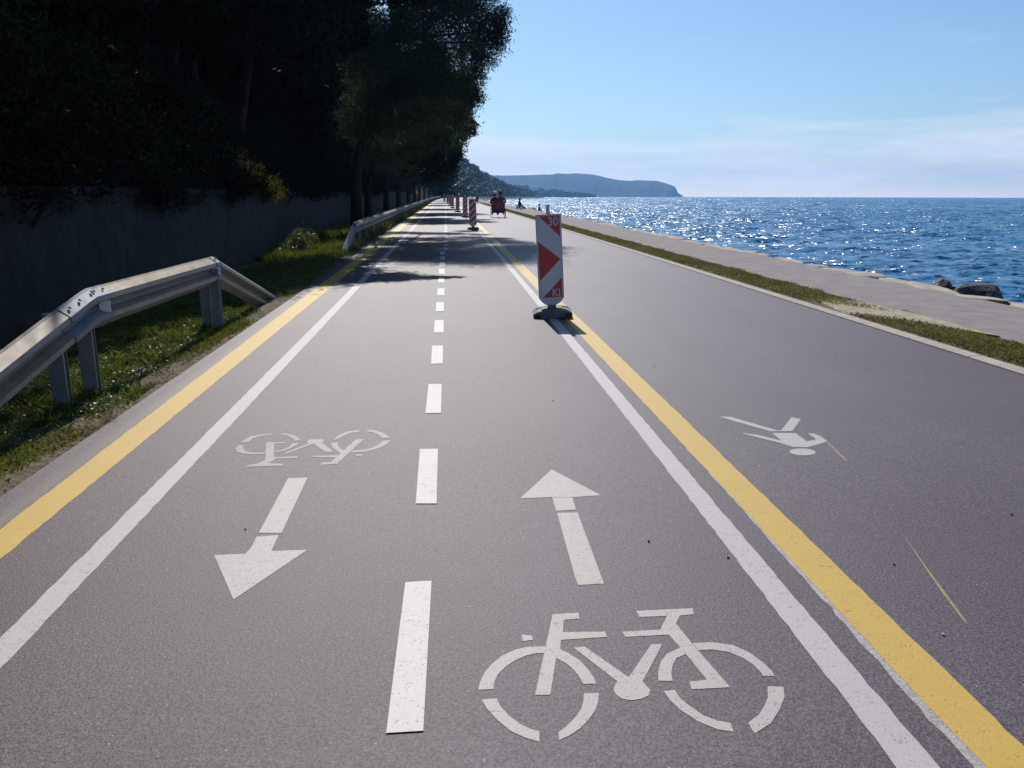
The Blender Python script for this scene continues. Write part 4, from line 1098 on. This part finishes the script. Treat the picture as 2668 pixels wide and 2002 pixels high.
def sailboat(x, Y, h, label):
    p = AT(x * 1.2061, 424.5 * 1.2061, Y); root = empty('sailboat', (p.x, Y, SEA)); tag(root, label, 'sailboat', 'sailing boats on the horizon')
    L = h * 0.8; mb = MB()
    vs = [(-L/2, 0, .9), (-L*.3, -L*.13, .9), (L*.25, -L*.13, .9), (L*.55, 0, 1.2), (L*.25, L*.13, .9), (-L*.3, L*.13, .9), (-L*.4, 0, -.3), (L*.4, 0, -.3)]
    mb.add(vs, [(0, 1, 2, 3, 4, 5), (0, 6, 1), (1, 6, 7, 2), (2, 7, 3), (3, 7, 4), (4, 7, 6, 5), (5, 6, 0)]); mb.build('hull', M['sail'], root)
    mt = MB(); mt.tube([(0, 0, .9), (0, 0, h)], 0.14, 6); mt.tube([(0, 0, 1.7), (-L*.42, 0, 1.8)], .08, 6); mt.build('mast', M['steel'], root)
sailboat(1786, 2900, 11, 'left one of the two close sailboat masts on the horizon')
sailboat(1823, 2900, 13, 'taller right one of the two close sailboat masts on the horizon')
sailboat(1549, 3400, 9, 'sailboat on the horizon just right of the headland tip')
sailboat(2107, 3400, 9, 'tiny sailboat mast on the horizon near the right border')

# ------------------------------------------------------------------ people and the pedal cart
def skin_body(name, joints, edges, radii, mats, matfun, root_i=0, parent=None, lvl=2):
    me = bpy.data.meshes.new(name); me.from_pydata(joints, edges, []); o = bpy.data.objects.new(name, me); LINKED.link(o)
    sk = o.modifiers.new('s', 'SKIN'); sk.use_smooth_shade = True
    for i, r in enumerate(radii): me.skin_vertices[0].data[i].radius = (r, r) if not isinstance(r, tuple) else r
    me.skin_vertices[0].data[root_i].use_root = True
    sb = o.modifiers.new('b', 'SUBSURF'); sb.levels = lvl; sb.render_levels = lvl
    dg = bpy.context.evaluated_depsgraph_get(); dg.update()
    nm = bpy.data.meshes.new_from_object(o.evaluated_get(dg)); bpy.data.objects.remove(o); bpy.data.meshes.remove(me)
    nm.materials.clear()
    for m_ in mats: nm.materials.append(m_)
    for pl in nm.polygons: pl.material_index = matfun(pl.center); pl.use_smooth = True
    nm.name = name; ob = bpy.data.objects.new(name, nm); LINKED.link(ob); ob.parent = parent; return ob
def sitting_person(loc, rz, label, shirt, trousers, hip=0.45, hat=None, arms='bars', s=1.0, recline=0.0):
    """sits at the origin facing +Y; hip height above the feet level"""
    root = empty('person', loc, (0, 0, rz)); root.scale = (s, s, s); tag(root, label, 'person')
    H = hip
    J = [(0, 0, H + .05), (0, -.02, H + .25), (0, -.03, H + .46), (0, -.01, H + .58), (0, .01, H + .68), (0, .03, H + .80)]
    E = [(0, 1), (1, 2), (2, 3), (3, 4), (4, 5)]; Rd = [(.16, .12), (.14, .10), (.16, .10), .055, (.075, .09), (.07, .085)]
    for sx in (-1, 1):
        b = len(J)
        if arms == 'bars': arm = [(sx * .19, -.02, H + .48), (sx * .27, .10, H + .24), (sx * .20, .36, H + .26), (sx * .19, .43, H + .27)]
        else: arm = [(sx * .19, -.02, H + .48), (sx * .25, .04, H + .24), (sx * .14, .24, H + .14), (sx * .11, .31, H + .14)]
        J += arm; E += [(2, b), (b, b + 1), (b + 1, b + 2), (b + 2, b + 3)]; Rd += [.062, .045, .034, .036]
        # fingers and thumb closed on what the hand rests on
        hb = b + 3
        for f in range(5):
            fx = arm[3][0] + (f - 2) * .017; J += [(fx, arm[3][1] + .05 - abs(f - 2) * .005, arm[3][2] - .01), (fx, arm[3][1] + .065, arm[3][2] - .045)]
            E += [(hb, len(J) - 2), (len(J) - 2, len(J) - 1)]; Rd += [.009, .008]
        c = len(J)
        J += [(sx * .10, .04, H), (sx * .14, .42, H + .04), (sx * .14, .48, max(.06, H - .38)), (sx * .14, .62, max(.04, H - .42))]
        E += [(0, c), (c, c + 1), (c + 1, c + 2), (c + 2, c + 3)]; Rd += [.09, .062, .042, .036]
    def mf(c):
        if c.z > H + .585: return 0
        if c.y > .33 and c.z > H + .10 and abs(c.x) > .08: return 0
        if c.z > H + .10: return 1
        return 2
    body = skin_body('body', J, E, Rd, [M['skin'], shirt, trousers], mf, 0, root)
    mh = MB(); mh.ball((0, .0, H + .80), (.088, .104, .10), 14, 9); mh.ball((0, -.045, H + .73), (.075, .06, .08), 10, 7)
    mh.build('hair', M['hair'], root, True)
    mfz = MB(); mfz.tube([(0, .115, H + .77), (0, .135, H + .735), (0, .11, H + .73)], [.010, .014, .008], 6)
    for sx in (-1, 1): mfz.ball((sx * .085, .02, H + .745), (.012, .02, .03), 6, 5)
    mfz.build('face', M['skin'], root, True)
    if hat:
        mc = MB(); mc.ball((0, .0, H + .835), (.120, .130, .115), 16, 9); mc.ball((0, .0, H + .80), (.17, .18, .018), 18, 5); mc.build('hat', hat, root, True)
    return root
# cart with maroon back, four wheels, seen from behind
c0 = G(1298, 567.5); ct = empty('pedal_cart', c0, (0, 0, R(-3)))
tag(ct, 'maroon four-wheeled pedal cart ridden away by two people in the footway lane', 'pedal cart')
mb = MB(); mb.box((0, 0.10, 0.72), (0.86, 0.10, 0.52)); mb.box((0, 0.04, 0.96), (0.90, 0.12, 0.07)); 
bk = mb.build('back_panel', M['maroon'], ct)
bm = bmesh.new(); bm.from_mesh(bk.data); bmesh.ops.bevel(bm, geom=list(bm.edges), offset=0.02, segments=2, affect='EDGES'); bm.to_mesh(bk.data); bm.free()
mb = MB(); mb.ring((0, 0, 0), 0.055, 0.012, n=14); e = mb.build('emblem', mat('pale_emblem', (0.5, 0.3, 0.38), 0.5), bk); e.rotation_euler = (0, 0, pi / 2); e.location = (0, 0.042, 0.76)
mb = MB(); mb.box((0, 0.36, 0.52), (0.84, 0.44, 0.08)); mb.build('seat', M['black'], ct)
mb = MB()
for sx in (-1, 1):
    mb.tube([(sx * .36, .1, .45), (sx * .36, 1.6, .40), (sx * .30, 1.9, .5)], .022, 8)
    mb.tube([(sx * .19, .75, .40), (sx * .19, .85, .78), (sx * .20, .80, .84)], .014, 6)
    mb.tube([(sx * .36, .1, .45), (sx * .40, .1, .30)], .02, 6)
mb.tube([(-.46, .10, .30), (.46, .10, .30)], .02, 8); mb.tube([(-.46, 1.6, .30), (.46, 1.6, .30)], .02, 8); mb.box((0, 0.0 + .14, .38), (.62, .30, .16), None, 0, 1.2)
mb.tube([(-.36, 1.0, .42), (.36, 1.0, .42)], .02, 8); mb.tube([(-.32, .80, .84), (.32, .80, .84)], .014, 8)
mb.build('frame', M['steel'], ct)
for wx, wy in ((-.45, .10), (.45, .10), (-.45, 1.6), (.45, 1.6)):
    w_ = MB(); w_.ring((0, 0, 0), .255, .024, n=24); t_ = w_.build('wheel', M['black'], ct, True); t_.location = (wx, wy, .282)
    r_ = MB(); r_.tube([(-.03, 0, 0), (.03, 0, 0)], .03, 10)
    for k in range(10): a = pi * k / 5; r_.tube([(0, 0, 0), (0, .24 * cos(a), .24 * sin(a))], .004, 4)
    r_.build('spokes', M['tube'], t_)
for sx in (-1, 1):
    m_ = MB(); m_.box((sx * .45, .10, .60), (.09, .46, .02), Matrix.Rotation(0, 3, 'X')); m_.build('mudguard', M['steel'], ct)
Rz = Matrix.Rotation(R(-3), 3, 'Z')
pp = c0 + Rz @ Vector((-.20, .34, .0)); sitting_person((pp.x, pp.y, pp.z + .12), R(-3), 'person in dark maroon with a white hat sitting on the left of the pedal cart', M['maroon_cloth'], M['navy_cloth'], .46, M['white_cloth'], s=1.08)
pp = c0 + Rz @ Vector((.17, .34, .0)); sitting_person((pp.x, pp.y, pp.z + .12), R(-3), 'dark-haired person in plum clothing sitting on the right of the pedal cart', M['plum_cloth'], M['navy_cloth'], .46, s=1.14)
# people on the sea wall
p = G(1354, 546); sitting_person((p.x, p.y, p.z + 0.02), R(-70), 'person in dark green sitting on the sea wall between two white bags', M['olive_cloth'], M['olive_cloth'], .12, arms='lap', s=1.05)
def bag(q, label, s=1.0):
    b = empty('bag', q); tag(b, label, 'bag'); mb = MB(); mb.box((0, 0, .14), (.22, .30, .28), None, 0, .8); o = mb.build('sack', M['white_cloth'], b)
    bm = bmesh.new(); bm.from_mesh(o.data); bmesh.ops.bevel(bm, geom=list(bm.edges), offset=.04, segments=2, affect='EDGES'); bm.to_mesh(o.data); bm.free()
    mh = MB(); mh.tube([(-.05, 0, .27), (-.03, 0, .36), (.03, 0, .36), (.05, 0, .27)], .008, 6); mh.build('handle', M['black'], b); b.scale = (s, s, s)
q = G(1347.5, 545.5); bag(q, 'left of the two white bags beside the sitting person in dark green', 1.2)
q = G(1358.5, 547.5); bag(q, 'right of the two white bags beside the sitting person in dark green', 1.2)
p = G(1405, 551); sitting_person((p.x, p.y, p.z - .15), R(-80), 'small dark figure sitting low on the sea wall left of the arrow beacon', M['navy_cloth'], M['navy_cloth'], .12, arms='lap', s=0.75)
# bin by the grass strip
p = G(1243.5, 531.5); lb_ = empty('litter_bin', p); tag(lb_, 'small dark bin on a post beside the kerb, behind the second beacon', 'bin')
mb = MB(); mb.tube([(0, 0, .35), (0, 0, .9), (0, 0, .97)], [.17, .24, .22], 14); mb.build('bin_body', M['steel'], lb_, False)
mb = MB(); mb.tube([(0, 0, 0), (0, 0, .38)], .05, 8); mb.build('post', M['steel'], lb_)

pm = [M['rock'], M['stone']]
for i, (x, y, k) in enumerate([(1898, 1453, 0), (1705, 954, 1), (2457, 1653, 1), (1441, 1043, 1), (1132, 931, 1), (2330, 1470, 0), (2636, 1340, 0), (640, 1378, 1), (1690, 1410, 0)]):
    me = stone_mesh(90 + i, 0.008, 0.0065, 0.005, 0.6); o = link('pebble', me, pm[k]); o.location = G(x, y, 0.004)
    tag(o, ['tiny dark pebble lying on the bare asphalt', 'tiny pale pebble lying on the bare asphalt'][k], 'pebble', ['dark pebbles on the asphalt', 'pale pebbles on the asphalt'][k])

# ------------------------------------------------------------------ haze
HAZE = 1.5e-4
if HAZE > 0:
    bm = bmesh.new(); bmesh.ops.create_cube(bm, size=1.0); me = bpy.data.meshes.new('haze'); bm.to_mesh(me); bm.free()
    hz = bpy.data.objects.new('haze', me); LINKED.link(hz)
    z0, z1 = -4.9, 175.0; hz.scale = (10800, 10800, z1 - z0); hz.location = (0, 100, (z0 + z1) / 2)
    hm = bpy.data.materials.new('haze_air'); hm.use_nodes = True; nt = hm.node_tree; nt.nodes.clear()
    out = nt.nodes.new('ShaderNodeOutputMaterial'); pv = nt.nodes.new('ShaderNodeVolumePrincipled')
    pv.inputs['Color'].default_value = (0.22, 0.50, 0.95, 1); pv.inputs['Density'].default_value = HAZE; pv.inputs['Anisotropy'].default_value = 0.35
    nt.links.new(pv.outputs[0], out.inputs['Volume']); me.materials.append(hm); tag(hz, kind='stuff')
